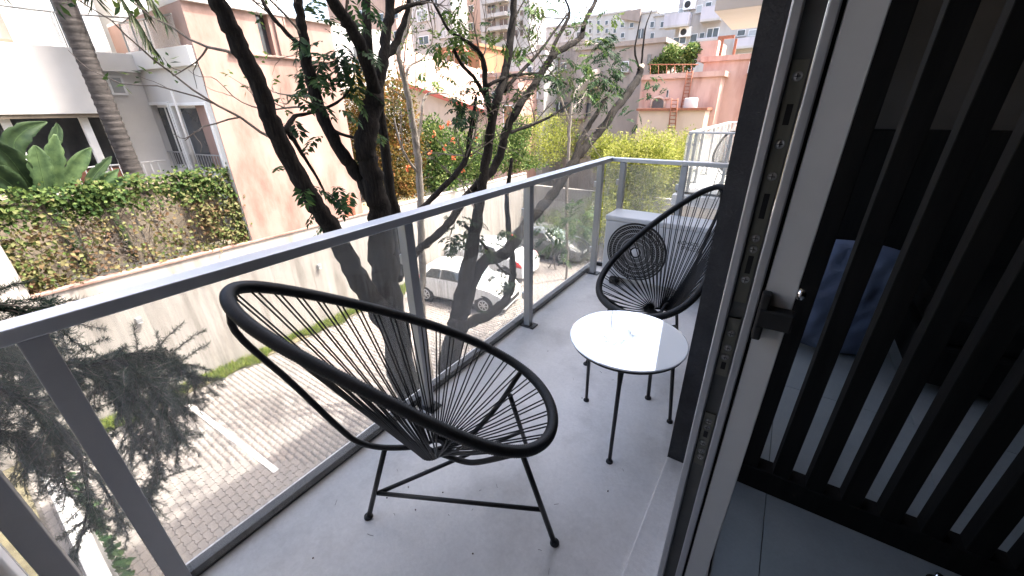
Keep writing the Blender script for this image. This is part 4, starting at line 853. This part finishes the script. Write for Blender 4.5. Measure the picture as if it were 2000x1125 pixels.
def make_car(label, P, loc, rz, paint, wheels):
    t = thing('parked_car', label, 'car', loc, rz, 'parked cars'); T = np.array(P); Ln = P[-1][0]
    def prof(x):
        v = np.array([np.interp(x, T[:, 0], T[:, i]) for i in range(1, 5)]); dx = .10
        for q in (-dx, dx): v = v+np.array([np.interp(min(max(x+q, 0), Ln), T[:, 0], T[:, i]) for i in range(1, 5)])
        return v/3
    def S_(x, v, off=0):
        """v 0..6 from the sill up one side to the roof centre; negative v is the other side"""
        zb, zr, w, wr = prof(x); sg = 1 if v >= 0 else -1; v = abs(v)
        pts = np.array([(w*.93, .20), (w*.985, .34), (w, .60), (w*.975, zb), (wr+.06, zr-.10), (wr*.82, zr-.012), (0, zr+.012)])
        i = min(int(v), 5); f = v-i; y, z = pts[i]*(1-f)+pts[i+1]*f
        nn = np.array([0, pts[i+1][1]-pts[i][1], -(pts[i+1][0]-pts[i][0])]); nn = nn/(np.linalg.norm(nn)+1e-9)
        return np.array([x, sg*(y+nn[1]*off), z+nn[2]*off])
    xs = np.linspace(0, Ln, 46); vs = [0, .5, 1, 1.5, 2, 2.5, 3, 3.5, 4, 4.5, 5, 5.5, 6]; ring = [(v, 1) for v in vs]+[(v, -1) for v in vs[-2::-1]]
    V = [S_(x, v if s > 0 else -v-1e-12) for x in xs for v, s in ring]; nr_ = len(ring); F = [(i*nr_+j, i*nr_+j+1, (i+1)*nr_+j+1, (i+1)*nr_+j) for i in range(len(xs)-1) for j in range(nr_-1)]
    F += [tuple(range(nr_)), tuple((len(xs)-1)*nr_+j for j in range(nr_)), tuple(i*nr_ for i in range(len(xs)))+tuple(i*nr_+nr_-1 for i in range(len(xs)-1, -1, -1))]
    b = MB(); b.add(V, F, True); bo = b.loc('body', paint, t); es = bo.modifiers.new('edges', 'EDGE_SPLIT'); es.split_angle = R(50)
    def patch(name, x0, x1, v0, v1, mt, off=.006, nx=8, nv=5, parent=None, slant=(0, 0)):
        mb = MB(); vv = []; 
        for i in range(nx+1):
            for j in range(nv+1):
                g = j/nv; xa = x0+slant[0]*g; xb = x1+slant[1]*g; vv.append(S_(xa+(xb-xa)*i/nx, v0+(v1-v0)*g, off))
        mb.add(vv, [(i*(nv+1)+j, i*(nv+1)+j+1, (i+1)*(nv+1)+j+1, (i+1)*(nv+1)+j) for i in range(nx) for j in range(nv)], True)
        o = mb.loc(name, mt, parent or t); s = o.modifiers.new('thickness', 'SOLIDIFY'); s.thickness = .008; s.offset = -1; return o
    hatch = P is HATCH
    a, b_, c = ((.62, 1.30, 2.30) if hatch else (1.15, 1.95, 2.95))
    for sg in (1, -1):
        patch('side_window', a-.12, b_-.012, sg*3.14, sg*3.92, M['carglass'], slant=(.34, 0)); patch('side_window', b_+.012, c+.22, sg*3.14, sg*3.92, M['carglass'], slant=(0, -.52))
        patch('door_seam', b_-.004, b_+.004, sg*.7, sg*3.0, M['blackp'], .002, 2, 8); patch('door_seam', c+.10, c+.108, sg*.7, sg*3.0, M['blackp'], .002, 2, 8)
        for hx in (b_-.22, b_+.72): patch('door_handle', hx, hx+.16, sg*2.72, sg*2.82, paint, .025, 3, 2)
        patch('headlight', Ln-.42, Ln-.13, sg*2.55, sg*3.15, M['lamp'], .006, 5, 3); patch('tail_light', .02, .42, sg*2.25, sg*3.35, M['redlamp'], .007, 5, 3)
        mb = MB(); p = S_(c+.02, sg*3.2); mb.obox(p+np.array([0, sg*.09, .03]), ((1, 0, 0), (0, 1, 0), (0, 0, 1)), (.05, .085, .06)); o = mb.loc('wing_mirror', paint, t); bv = o.modifiers.new('bevel', 'BEVEL'); bv.width = .03; bv.segments = 3
        patch('sill_trim', .75, Ln-.85, sg*.02, sg*.55, M['blackp'], .004, 6, 2)
        for wx in wheels:
            y = sg*(prof(wx)[2]*.985); mb = MB(); mb.lathe([(0, .0), (.36, .0), (.37, -.02)], (wx, y+sg*.012, .31), (0, sg, 0), 28); mb.loc('wheel_arch', M['blackp'], t)
            wl = MB(); wl.lathe([(.19, .025), (.27, .028), (.30, .012), (.305, -.10), (.30, -.18)], (wx, y, .305), (0, sg, 0), 28); w_ = wl.loc('wheel', M['tyre'], t)
            rm = MB(); rm.lathe([(.0, .030), (.045, .034), (.06, .022)], (wx, y, .305), (0, sg, 0), 16); rm.lathe([(.165, .030), (.20, .034), (.205, .018)], (wx, y, .305), (0, sg, 0), 28)
            for k in range(7):
                an = 2*math.pi*k/7; u = np.array([math.cos(an), 0, math.sin(an)]); rm.obox(np.array([wx, y+sg*.026, .305])+u*.115, (u, (0, 1, 0), (-u[2], 0, u[0])), (.062, .007, .016))
            rm.loc('rim', M['alloy'], w_)
    mb = MB(); nx, nv = 8, 12; x0, x1 = (2.20, 2.88) if hatch else (2.62, 3.38); vv = []
    for i in range(nx+1):
        for j in range(nv+1): g = 2*j/nv-1; vs_ = 4.05+(6-4.05)*(1-abs(g)); vv.append(S_(x0+(x1-x0)*i/nx, vs_ if g >= 0 else -vs_, .007))
    mb.add(vv, [(i*(nv+1)+j, i*(nv+1)+j+1, (i+1)*(nv+1)+j+1, (i+1)*(nv+1)+j) for i in range(nx) for j in range(nv)], True); mb.loc('windscreen', M['windscreen'], t)
    mb = MB(); x0, x1 = (.20, .52) if hatch else (.74, 1.18); vv = []
    for i in range(nx+1):
        for j in range(nv+1): g = 2*j/nv-1; vs_ = 4.15+(6-4.15)*(1-abs(g)); vv.append(S_(x0+(x1-x0)*i/nx, vs_ if g >= 0 else -vs_, .007))
    mb.add(vv, [(i*(nv+1)+j, i*(nv+1)+j+1, (i+1)*(nv+1)+j+1, (i+1)*(nv+1)+j) for i in range(nx) for j in range(nv)], True); mb.loc('rear_window', M['carglass'], t)
    xw = (2.86 if hatch else 3.36)
    for q in (-.35, .25): MB().tube([S_(xw, -6, .012)+np.array([.0, q, -.02]), S_(xw-.05, -6, .02)+np.array([0, q+.28, 0]), S_(xw-.12, -6, .022)+np.array([0, q+.5, -.02])], .008, 5).loc('wiper', M['blackp'], t)
    mb = MB(); mb.box(Ln-.04, Ln+.012, -.52, .52, .28, .42); o = mb.loc('grille', M['blackp'], t); mb = MB(); mb.box(Ln+.0125, Ln+.02, -.22, .22, .44, .55); mb.loc('number_plate', M['frame'], t)
    mb = MB(); mb.box(-.02, -.002, -.24, .24, .52, .63); mb.loc('number_plate', M['frame'], t)
    mb = MB(); mb.box(.3, Ln-.35, -.6, .6, .14, .199); mb.loc('underbody', M['blackp'], t)
    return t
rw, fw = at(833, 588, z=G), at(945, 612, z=G); hd = math.atan2(fw[1]-rw[1], fw[0]-rw[0]); wb = float(np.linalg.norm(fw-rw)); k = 2.50
ux = np.array([math.cos(hd), math.sin(hd), 0]); uy = np.array([-ux[1], ux[0], 0]); o0 = rw-ux*.62+uy*.83
make_car('white hatchback parked behind the dark tree trunks', HATCH, tuple(o0), hd, carpaint('white car paint', (.55, .545, .53)), (.62, 3.05))
make_car('silver saloon with a red tail light, parked beyond the white hatchback', SEDAN, (-7.85, 13.0, G), R(182), carpaint('silver car paint', (.55, .56, .57)), (.80, 3.40))
make_car('dark grey car parked deepest in the court by the end wall', HATCH, (-10.55, 15.75, G), R(3), carpaint('grey car paint', (.10, .105, .11)), (.62, 3.05))

# ------------------------------------------------------------ bushes and climbers
def bush(name, label, cat, base, blobs, mt, L=(.05, .10), Wd=(.03, .05), flowers=None, stems=8, group=None, tone=(.5, .22), dens=1.):
    """blobs: (px, py, plane x, half width px, half height px, n); leaves gather near each blob's skin"""
    t = thing(name, label, cat, base, group=group); P = []; D = []; Rr = []; cs = []
    for (px, py, X, rx, rz, n) in blobs:
        c = at(px, py, x=X); s = depth(c)/FPX; r = np.array([rx*s*.8, rx*s, rz*s]); n = int(n*dens); cs.append((c, r))
        u = unit(rng.normal(size=(n, 3))); rad = rng.random(n)**.45; lump = 1+.20*np.sin(u[:, 0]*7+px)*np.sin(u[:, 2]*6+py)+.12*np.sin(u[:, 1]*13)
        p = c+u*r*(rad*lump)[:, None]; k = p[:, 2] > base[2]; P.append(p[k]); D.append(unit(u+rng.normal(0, .8, (n, 3))+np.array([0, 0, .1]))[k]); Rr.append(np.clip(tone[0]+.22*np.sin(p[:, 1]*3.1)*np.sin(p[:, 2]*3.7)+rng.normal(0, tone[1], n), 0, 1)[k])
    P = np.vstack(P); D = np.vstack(D); Rr = np.concatenate(Rr); n = len(P)
    link('foliage', leaves_mesh('foliage', P-WL[t], D, unit(rng.normal(size=(n, 3))+[0, 0, 1]), rng.uniform(*L, n), rng.uniform(*Wd, n), .15, Rr), mt, t)
    sm = MB()
    for i in range(stems):
        c, r = cs[i % len(cs)]; e = c+rng.normal(0, .4, 3)*r; b = np.array([base[0]+rng.normal(0, .2), c[1]+rng.normal(0, .2), base[2]])
        sm.tube(catmull([b, (b+e)/2+rng.normal(0, .1, 3), e], 4), np.linspace(.022, .006, 9), 5)
    setp(sm.build('stems', M['twig'], t), kind='stuff')
    if flowers:
        for (px, py, X) in flowers:
            c = at(px, py, x=X); f = MB()
            for q in range(5):
                a = rng.uniform(0, 6.28); d = unit(np.array([.9+rng.normal(0, .3), math.cos(a), math.sin(a)])); pp_ = c+np.array([0, math.cos(a), math.sin(a)])*.05
                f.lathe([(.008, 0), (.016, .05), (.05, .085)], tuple(pp_), tuple(d), 7)
            f.build('flower', M['flower'], t)
    return t
M['flower'] = mat('orange trumpet flower', (.50, .10, .04), (.62, .20, .08), 20, .6)
M['brush'] = leafmat('rusty vine leaf', [(.03, .04, .012), (.09, .08, .02), (.18, .115, .03), (.21, .085, .03)], .3)
M['bushg'] = leafmat('bush leaf', [(.025, .055, .016), (.055, .10, .025), (.11, .16, .04), (.19, .22, .08)], .3)
M['bushy'] = leafmat('yellow-green leaf', [(.07, .10, .016), (.16, .19, .03), (.28, .29, .06), (.36, .35, .11)], .35)
M['bushd'] = leafmat('dark bush leaf', [(.02, .05, .02), (.04, .085, .03), (.09, .14, .05)], .3)
XW = -12.7
bush('rusty_vine', 'rusty yellow climbing vine behind the thick dark trunk', 'vine', (-12.7, 9.0, -1.75), [(715, 200, XW, 45, 70, 1800), (775, 210, XW, 45, 70, 2200), (700, 300, XW, 30, 90, 1500), (760, 330, XW, 55, 90, 3200), (800, 290, XW, 35, 70, 1500), (795, 375, XW, 40, 40, 1500)], M['brush'], L=(.07, .14), Wd=(.045, .08), stems=14, tone=(.5, .25), dens=1.6)
bush('trumpet_bush', 'green flowering bush with orange trumpet flowers above the white wall', 'bush', (-12.7, 12.0, -1.75), [(850, 330, XW, 45, 55, 2600), (890, 300, XW, 50, 50, 2600), (930, 330, XW, 45, 45, 2400), (870, 375, XW, 60, 35, 2600), (845, 270, XW, 30, 40, 1200), (960, 290, XW, 40, 45, 2000)], M['bushg'],
     flowers=[(884, 275, XW+.7), (861, 247, XW+.6), (876, 243, XW+.6), (867, 288, XW+.7), (918, 300, XW+.7), (925, 280, XW+.6), (903, 335, XW+.8), (797, 330, XW+.8), (845, 262, XW+.6), (838, 295, XW+.7), (895, 237, XW+.4), (930, 265, XW+.6), (885, 308, XW+.7)], L=(.08, .22), Wd=(.05, .11), dens=1.1, tone=(.45, .36), stems=10)
bush('shrub', 'pale green shrub on the wall left of the yellow bush', 'bush', (-12.7, 16.0, -1.75), [(1000, 300, XW, 40, 50, 2400), (1030, 330, XW, 40, 30, 1800), (1015, 265, XW, 30, 40, 1400)], M['bushg'], L=(.08, .22), Wd=(.05, .11), dens=1.1, tone=(.5, .36))
bush('yellow_bush', 'rounded yellow-green bush in front of the grey house', 'bush', (-12.7, 20.0, -1.8), [(1085, 260, XW, 50, 40, 2600), (1060, 300, XW, 45, 35, 2000), (1120, 285, XW, 45, 40, 2200), (1040, 250, XW, 25, 25, 800)], M['bushy'], L=(.08, .15), Wd=(.05, .08), tone=(.5, .22))
bush('bright_hedge', 'bright yellow-green hedge behind the far end of the balcony', 'hedge', (-5.2, 15.0, G), [(1215, 330, -6.2, 50, 60, 3600), (1270, 320, -5.2, 60, 62, 4400), (1325, 330, -4.4, 50, 70, 3600), (1180, 300, -7.5, 30, 40, 1600), (1250, 400, -5.4, 70, 55, 3600), (1190, 420, -6.2, 50, 60, 2600), (1320, 420, -4.4, 40, 60, 1800)], M['bushy'], L=(.09, .17), Wd=(.035, .06), tone=(.55, .25), stems=16, dens=2.2)
bush('sapling', 'light green feathery sapling behind the glass by the farthest post', 'bush', (-7.5, 12.0, G), [(1110, 440, -7.0, 40, 45, 900), (1150, 430, -6.6, 35, 50, 900), (1130, 500, -7.0, 35, 25, 600), (1080, 440, -7.6, 25, 30, 500)], M['bushg'], L=(.06, .12), Wd=(.02, .035), tone=(.6, .2))
n = 420; ip = np.stack([rng.uniform(-9.4, -3.7, n), -.40+np.abs(rng.normal(0, .05, n)), G+.75-.55*rng.random(n)**1.5], 1)
iv = thing('ivy', 'ivy leaves spilling over the low white planter wall', 'ivy', (-6.5, -.42, G+.4))
link('leaves', leaves_mesh('leaves', ip-WL[iv], unit(np.stack([rng.normal(0, .5, n), np.ones(n)*.6, rng.normal(-.5, .5, n)], 1)), unit(np.stack([rng.normal(0, .3, n), np.ones(n), rng.normal(.5, .3, n)], 1)), rng.uniform(.08, .15, n), rng.uniform(.08, .13, n), .12), M['bushd'], iv)

# ------------------------------------------------------------ houses and blocks farther off
def tone_mat(name, c, k=1.12, st=None, sc=.6): return mat(name, c, tuple(min(.85, v*k) for v in c), sc, .88, bump=.2, bscale=12, stretch=(1, 1, .5), col3=st or tuple(v*.72 for v in c), scale3=.9, lo3=.47, hi3=.72, stretch3=(1, 1, .22))
M['pale'] = tone_mat('pale grey render', (.40, .385, .37)); M['rose'] = tone_mat('rose render', (.44, .30, .245)); M['taupe'] = tone_mat('taupe concrete', (.25, .205, .18), 1.25)
M['salmon'] = tone_mat('salmon render', (.42, .27, .225), 1.25, (.27, .12, .09)); M['peach'] = tone_mat('peach render', (.46, .34, .27), 1.15, (.42, .30, .23)); M['lilac'] = tone_mat('lilac grey paint', (.42, .41, .45)); M['red'] = tone_mat('red paint', (.42, .10, .07)); M['orange'] = tone_mat('orange timber', (.33, .16, .085))
M['rooft'] = mat('faded roof tile', (.40, .24, .185), (.48, .33, .26), 5, .88, stretch=(1, 6, 1), bump=.3, bscale=30)
def block(name, label, Y, pxl, pxr, pytop, dep, mt, wins=(), z0=G, cat='building', bal=(), mode=None):
    """a building whose front stands on the plane y=Y; its width, roof line and openings are taken from sight lines"""
    pm_ = (pxl+pxr)/2; x0 = at(pxl, 200, y=Y)[0]; x1 = at(pxr, 200, y=Y)[0]; zt = at(pm_, pytop, y=Y)[2]
    t = thing(name, label, cat, ((x0+x1)/2, Y+dep/2, z0)); MB().box(x0, x1, Y, Y+dep, z0, zt).build('wall', mt, t); s = Y/763.
    MB().box(x0-.15, x1+.15, Y-.15, Y+dep, zt+.001, zt+.001+.25).build('parapet', mt, t)
    for (a, b, c, d, kd) in wins:
        p, q = at((a+c)/2, b, y=Y), at((a+c)/2, d, y=Y); xa = at(a, (b+d)/2, y=Y)[0]; xb = at(c, (b+d)/2, y=Y)[0]
        w = MB().box(xa, xb, Y-.06, Y-.001, q[2], p[2]).build('window', M['frame'] if kd != 'dark' else M['taupe'], t)
        f = .08*min(xb-xa, p[2]-q[2]); MB().box(xa+f, xb-f, Y-.075, Y-.0601, q[2]+f, p[2]-f).build('pane', M['pane'] if kd in ('pane', 'dark') else M['panelit'] if kd == 'lit' else M[kd], w)
        if xb-xa > .9: MB().box((xa+xb)/2-.03, (xa+xb)/2+.03, Y-.09, Y-.0751, q[2]+f, p[2]-f).build('mullion', M['frame'], w)
        if kd != 'dark': MB().box(xa-.08, xb+.08, Y-.16, Y-.001, q[2]-.09, q[2]-.001).build('sill', mt, t)
    for (a, b, c, d) in bal:
        p, q = at((a+c)/2, b, y=Y), at((a+c)/2, d, y=Y); xa = at(a, (b+d)/2, y=Y)[0]; xb = at(c, (b+d)/2, y=Y)[0]
        MB().box(xa, xb, Y-1.2, Y-.001, q[2]-.18, q[2]).build('balcony_floor', M['pale'], t)
        hh = p[2]-q[2]
        o = MB().box(xa, xb, Y-1.2, Y-1.12, q[2]+.001, p[2]).build('balcony_front', M['lilac'] if mode == 'lilac' else M['pale'], t)
        for xx in (xa, xb-.08): MB().box(xx, xx+.08, Y-1.119, Y-.002, q[2]+.001, p[2]).build('balcony_side', M['lilac'] if mode == 'lilac' else M['pale'], t)
    return t
# left of centre, behind the pink building
wh = thing('white_house', 'bright white house end seen between the tree stems beyond the pink wall', 'house', (-15.5, 10.5, -1.8))
MB().box(-19, -13.5, 8.4, 12.2, -1.8, 2.3).build('wall', M['white'], wh); MB().box(-19, -14.2, 8.35, 12.6, 2.301, 4.3).build('upper_wall', M['white'], wh); MB().box(-19, -13.4, 8.3, 12.3, 2.12, 2.30).build('cornice', M['white'], wh)
for y0 in (9.0, 10.6): o = MB().box(-14.199, -14.15, y0, y0+.8, 2.7, 3.7).build('window', M['frame'], wh); MB().box(-14.149, -14.13, y0+.07, y0+.73, 2.77, 3.63).build('pane', M['pane'], o)
for y0 in (8.8, 10.9): o = MB().box(-13.499, -13.45, y0, y0+.6, .2, 1.4).build('window', M['frame'], wh); MB().box(-13.449, -13.43, y0+.06, y0+.54, .27, 1.33).build('pane', M['pane'], o)
setp(MB().box(-24, -17.1, 5, 9.5, -1.8, 7.2).build('white_block', M['white'], origin=(-20, 7, -1.8)), 'plain bright white block rising above the pink building', 'building')
block('apartment_tower', 'rose tower seen between the forked stems of the big tree', 42, 672, 792, -90, 2.5, M['rose'], [(700, 20, 708, 36, 'pane'), (700, 60, 708, 76, 'pane'), (742, 26, 750, 42, 'pane'), (742, 66, 750, 82, 'pane'), (770, 20, 778, 36, 'pane'), (770, 60, 778, 76, 'pane')])
block('apartment_tower', 'pale grey apartment tower with scattered shuttered windows', 56, 780, 893, -90, 4, M['pale'], [(814, 18, 836, 42, 'lit'), (812, -8, 820, 8, 'pane'), (849, -6, 855, 12, 'pane'), (846, 24, 851, 34, 'pane'), (797, 64, 808, 86, 'pane'), (818, 70, 838, 88, 'pane'), (860, 60, 872, 74, 'lit'), (796, 18, 806, 40, 'pane'), (864, 18, 876, 38, 'lit')])
block('apartment_tower', 'pinkish brown tower with a dark window shaft, right of the pale tower', 64, 880, 955, -90, 5, M['rose'], [(893, -5, 905, 10, 'dark'), (893, 16, 905, 32, 'dark'), (893, 40, 905, 58, 'dark'), (915, 10, 925, 24, 'pane'), (915, 44, 925, 60, 'pane'), (938, 8, 946, 20, 'pane'), (938, 46, 946, 60, 'pane')])
block('apartment_tower', 'balconied apartment block with dark recesses under the sky gap', 60, 945, 1034, -14, 5, M['pale'], [(952, 8, 968, 27, 'dark'), (976, 10, 992, 29, 'dark'), (952, 34, 968, 52, 'dark'), (976, 36, 992, 54, 'dark'), (952, 60, 968, 76, 'dark'), (976, 62, 992, 78, 'dark'), (1004, 20, 1010, 30, 'dark'), (1016, 20, 1022, 30, 'dark'), (1004, 40, 1010, 50, 'dark'), (1016, 40, 1022, 50, 'dark'), (1004, 58, 1010, 70, 'dark'), (1016, 58, 1022, 70, 'dark')], bal=[(948, 28, 996, 33), (948, 54, 996, 59), (948, 0, 996, 5)])
# red roofed house
rh = thing('red_roof_house', 'peach house with a sloping faded red tile roof behind the flowering bush', 'house', (-22, 27, -3))
Yh = 26.; e0, e1 = at(790, 158, y=Yh), at(945, 216, y=Yh); t0 = at(770, 92, y=Yh+5); t1 = at(990, 150, y=Yh+5)
xa, xb = at(790, 240, y=Yh)[0], at(965, 240, y=Yh)[0]
MB().prism([(xa, Yh, G), (xb, Yh, G), (xb, Yh, e1[2]-.3), (xa, Yh, e0[2]-.1)], (0, 5, 0)).build('wall', M['peach'], rh)
rfm = MB().prism([e0+[-.5, -.5, 0], e1+[.8, -.5, -.15], t1, t0], (0, 0, -.18)).build('roof', M['rooft'], rh)
for i in range(9):
    a = e0+(e1-e0)*i/9+np.array([0, -.45, .03]); b = t0+(t1-t0)*i/9+np.array([0, 0, .03]); MB().tube([a, b], .09, 6).build('tile_ridge', M['rooft'], rfm)
MB().prism([e0+[-.5, -.55, -.19], e1+[.8, -.55, -.34], e1+[.8, -.55, -.02], e0+[-.5, -.55, .13]], (0, .04, 0)).build('fascia', M['red'], rh)
ph = block('roof_room', 'orange timber roof room with a red awning above the tile roof', 33, 862, 940, 95, 4, M['orange'], [(872, 106, 884, 134, 'orange'), (888, 106, 900, 134, 'orange'), (904, 106, 914, 134, 'pane')], z0=-3, cat='house')
p0, p1 = at(884, 94, y=33), at(930, 92, y=33); MB().prism([p0+[0, -.01, .1], p1+[0, -.01, .1], p1+[0, -1.3, -.45], p0+[0, -1.3, -.45]], (0, 0, -.05)).build('awning', M['red'], ph)
block('salmon_house', 'salmon house with an orange door behind the tree trunks', 24.5, 945, 1012, 150, 5, M['salmon'], [(984, 205, 1003, 262, 'orange'), (962, 180, 972, 205, 'pane')], cat='house')
block('white_house', 'narrow white house with tiny windows right of the orange door', 27, 1004, 1062, 110, 5, M['pale'], [(1012, 226, 1022, 240, 'pane'), (1030, 130, 1040, 146, 'pane'), (1012, 150, 1020, 166, 'pane'), (1040, 176, 1050, 192, 'pane')], cat='house')
block('grey_house', 'stained grey concrete house with a dark terrace opening', 29, 1050, 1135, 92, 6, M['taupe'], [(1058, 198, 1130, 222, 'dark'), (1072, 120, 1084, 136, 'lit'), (1096, 122, 1106, 136, 'pane'), (1060, 140, 1068, 156, 'pane')], cat='house')
block('grey_house', 'tall dim taupe wall of the middle house behind hanging leaves', 27, 1120, 1282, 92, 7, M['taupe'], [(1142, 200, 1156, 228, 'dark'), (1264, 106, 1272, 126, 'dark'), (1215, 120, 1228, 140, 'pane')], cat='house')
setp(MB().tube(catmull([at(1128, 232, y=26.8), at(1132, 190, y=26.7), at(1146, 162, y=26.6), at(1170, 152, y=26.5)], 6), .55, 12).build('flue_pipe', M['taupe'], origin=tuple(at(1128, 232, y=26.8))), 'fat curved grey flue pipe on the taupe wall', 'pipe')
# far skyline
block('far_block', 'low white far block under the open sky', 80, 1040, 1150, 52, 10, M['pale'], [(1060+22*i, 62+18*j, 1068+22*i, 72+18*j, 'pane') for i in range(4) for j in range(2)])
block('far_block', 'stepped white far block with a dark slate roof', 72, 1140, 1215, 30, 10, M['pale'], [(1150+16*i, 40+16*j, 1156+16*i, 49+16*j, 'pane') for i in range(4) for j in range(3)])
fr_ = block('far_block', 'white far block with a slanted grey roof screen', 66, 1205, 1262, 30, 10, M['pale'], [(1212, 44, 1220, 54, 'pane'), (1230, 44, 1238, 54, 'pane'), (1212, 64, 1220, 74, 'pane'), (1246, 56, 1258, 76, 'dark')])
a, b = at(1213, 24, y=65.5), at(1252, 16, y=65.5); MB().prism([a, b, b+[0, 0, -1.6], a+[0, 0, -.8]], (0, 1.5, 0)).build('roof_screen', M['taupe'], fr_)
block('far_block', 'plain white far block beside the lilac apartments', 60, 1258, 1312, 32, 10, M['pale'], [(1270, 42, 1278, 54, 'pane'), (1290, 42, 1298, 54, 'pane'), (1270, 64, 1278, 76, 'pane')])
lb = block('lilac_apartments', 'lilac white apartment house with rounded balconies at upper right', 48, 1300, 1500, -60, 12, M['pale'], [(1325, 16, 1345, 30, 'lit'), (1360, 10, 1372, 24, 'lit'), (1378, 4, 1390, 18, 'pane'), (1315, 72, 1340, 86, 'pane'), (1348, 66, 1362, 82, 'pane'), (1366, 64, 1376, 78, 'pane'), (1380, 54, 1404, 78, 'pane'), (1440, 58, 1456, 70, 'pane'), (1462, 58, 1478, 70, 'lit'), (1440, 104, 1466, 118, 'pane')],
           bal=[(1303, 30, 1350, 52), (1374, 16, 1412, 40), (1366, 76, 1412, 78), (1436, 76, 1486, 92)], mode='lilac')
for p in ((1346, 8), (1338, 62)):
    c = at(*p, y=47.5); cu = thing('air_conditioner', 'tiny wall air conditioner on the lilac apartments, %s' % ('upper one' if p[1] < 30 else 'lower one'), 'air conditioner', tuple(c)); MB().box(c[0]-.55, c[0]+.55, 47.5, 47.98, c[2]-.4, c[2]+.4).build('cabinet', M['frame'], cu); MB().lathe([(0, .01), (.27, .01), (.29, 0)], (c[0]-.15, 47.5, c[2]), (0, -1, 0), 20).build('fan', M['blackp'], cu)
# salmon building on the right
Ys = 25.
sb = block('salmon_building', 'weathered salmon building with rust streaks and a roof garden', Ys, 1248, 1400, 153, 4, M['salmon'], [(1302, 176, 1306, 190, 'pane')])
z_ = at(1310, 216, y=23.6); x0, x1 = at(1248, 215, y=23.6)[0], at(1378, 215, y=23.6)[0]
MB().box(x0, x1, 23.6, Ys-.002, G, z_[2]).build('lean_to', M['peach'], sb); MB().box(x0-.1, x1+.1, 23.45, Ys-.003, z_[2]+.001, z_[2]+.12).build('ledge', M['rust'], sb)
wx0, wx1 = at(1272, 205, y=Ys)[0], at(1298, 205, y=Ys)[0]; wz0, wz1 = at(1285, 213, y=Ys)[2], at(1285, 190, y=Ys)[2]
arch = [((wx0+wx1)/2+math.cos(a)*(wx1-wx0)/2, Ys-.03, wz1-.28+math.sin(a)*.28) for a in np.linspace(0, math.pi, 12)]
o = MB().prism([(wx0, Ys-.03, wz0), (wx1, Ys-.03, wz0)]+arch, (0, .028, 0)).build('arched_window', M['pane'], sb)
MB().tube([(wx0, Ys-.04, wz0)]+[tuple(p) for p in arch[::-1]]+[(wx1, Ys-.04, wz0)], .06, 6).build('arch_trim', M['peach'], o)
ub = block('salmon_tower', 'rust streaked salmon stair tower with a red door frame on top', 26.5, 1362, 1492, 118, 5, M['salmon'], [(1462, 120, 1480, 142, 'red')])
xq0, xq1 = at(1364, 100, y=27)[0], at(1400, 100, y=27)[0]; MB().box(xq0, xq1, 27, 30, at(1380, 118, y=27)[2], at(1380, 80, y=27)[2]).build('stair_head', M['salmon'], ub)
for px in (1404, 1430):
    c = at(px, 118, y=26.7); MB().box(c[0]-.06, c[0]+.06, 26.7, 26.82, c[2], at(px, 76, y=26.7)[2]).build('frame_post', M['rust'], ub)
c0, c1 = at(1402, 77, y=26.7), at(1434, 75, y=26.7); MB().box(c0[0], c1[0], 26.68, 26.84, c0[2], c0[2]+.14).build('frame_lintel', M['rust'], ub)
def ladder(lab, a, b, wpx, Y, rungs):
    t = thing('ladder', lab, 'ladder', tuple(at(*b, y=Y)), group='rusty ladders'); s = wpx/2
    for q in (-s, s): MB().tube([at(a[0]+q, a[1], y=Y), at(b[0]+q, b[1], y=Y)], .035, 6).build('rail', M['rust'], t)
    for i in range(rungs):
        f = (i+.5)/rungs; x, y = a[0]+(b[0]-a[0])*f, a[1]+(b[1]-a[1])*f; MB().tube([at(x-s, y, y=Y), at(x+s, y, y=Y)], .025, 5).build('rung', M['rust'], t)
ladder('tall rusty ladder leaning up the salmon wall to the roof garden', (1348, 138), (1335, 214), 11, 24.85, 11)
ladder('short rusty ladder hooked over the ledge of the lean-to', (1318, 192), (1312, 252), 12, 23.4, 8)
bc = at(1347, 211, y=24.2); setp(MB().lathe([(0, 0), (.33, 0), (.35, .1), (.33, .55), (.30, .6), (0, .6)], tuple(at(1347, 215.5, y=24.2)), (0, 0, 1), 20).build('water_barrel', M['pale'], origin=tuple(bc)), 'pale water barrel standing on the rusty ledge', 'barrel')
gx = [(1290, 128, 20, 16), (1310, 110, 22, 22), (1335, 120, 24, 22), (1352, 100, 14, 14)]
t = thing('roof_garden', 'green potted trees on the roof of the salmon building', 'plant', tuple(at(1320, 152, y=27.))); P = []
for (px, py, rx, rz) in gx:
    c = at(px, py, y=27.); s = depth(c)/FPX; n = 900; u = unit(rng.normal(size=(n, 3))); P.append(c+u*np.array([rx*s, .7, rz*s])*(rng.random(n)**.4)[:, None])
P = np.vstack(P); n = len(P); link('foliage', leaves_mesh('foliage', P-WL[t], unit(rng.normal(size=(n, 3))), unit(rng.normal(size=(n, 3))+[0, 0, 1]), rng.uniform(.12, .25, n), rng.uniform(.07, .13, n), .15), M['bushg'], t)
for (px, py, rx, rz) in gx: MB().tube([at(px, py, y=27.), at(px, 153, y=27.)], .05, 6).build('trunk', M['bark2'], t)
rl = thing('roof_railing', 'thin roof railing in front of the potted trees', 'railing', tuple(at(1310, 153, y=25.1)))
MB().tube([at(1268, 126, y=25.1), at(1364, 126, y=25.1)], .025, 5).build('rail', M['rust'], rl)
for px in range(1270, 1366, 16): MB().tube([at(px, 126, y=25.1), at(px, 152, y=25.1)], .02, 5).build('baluster', M['rust'], rl)
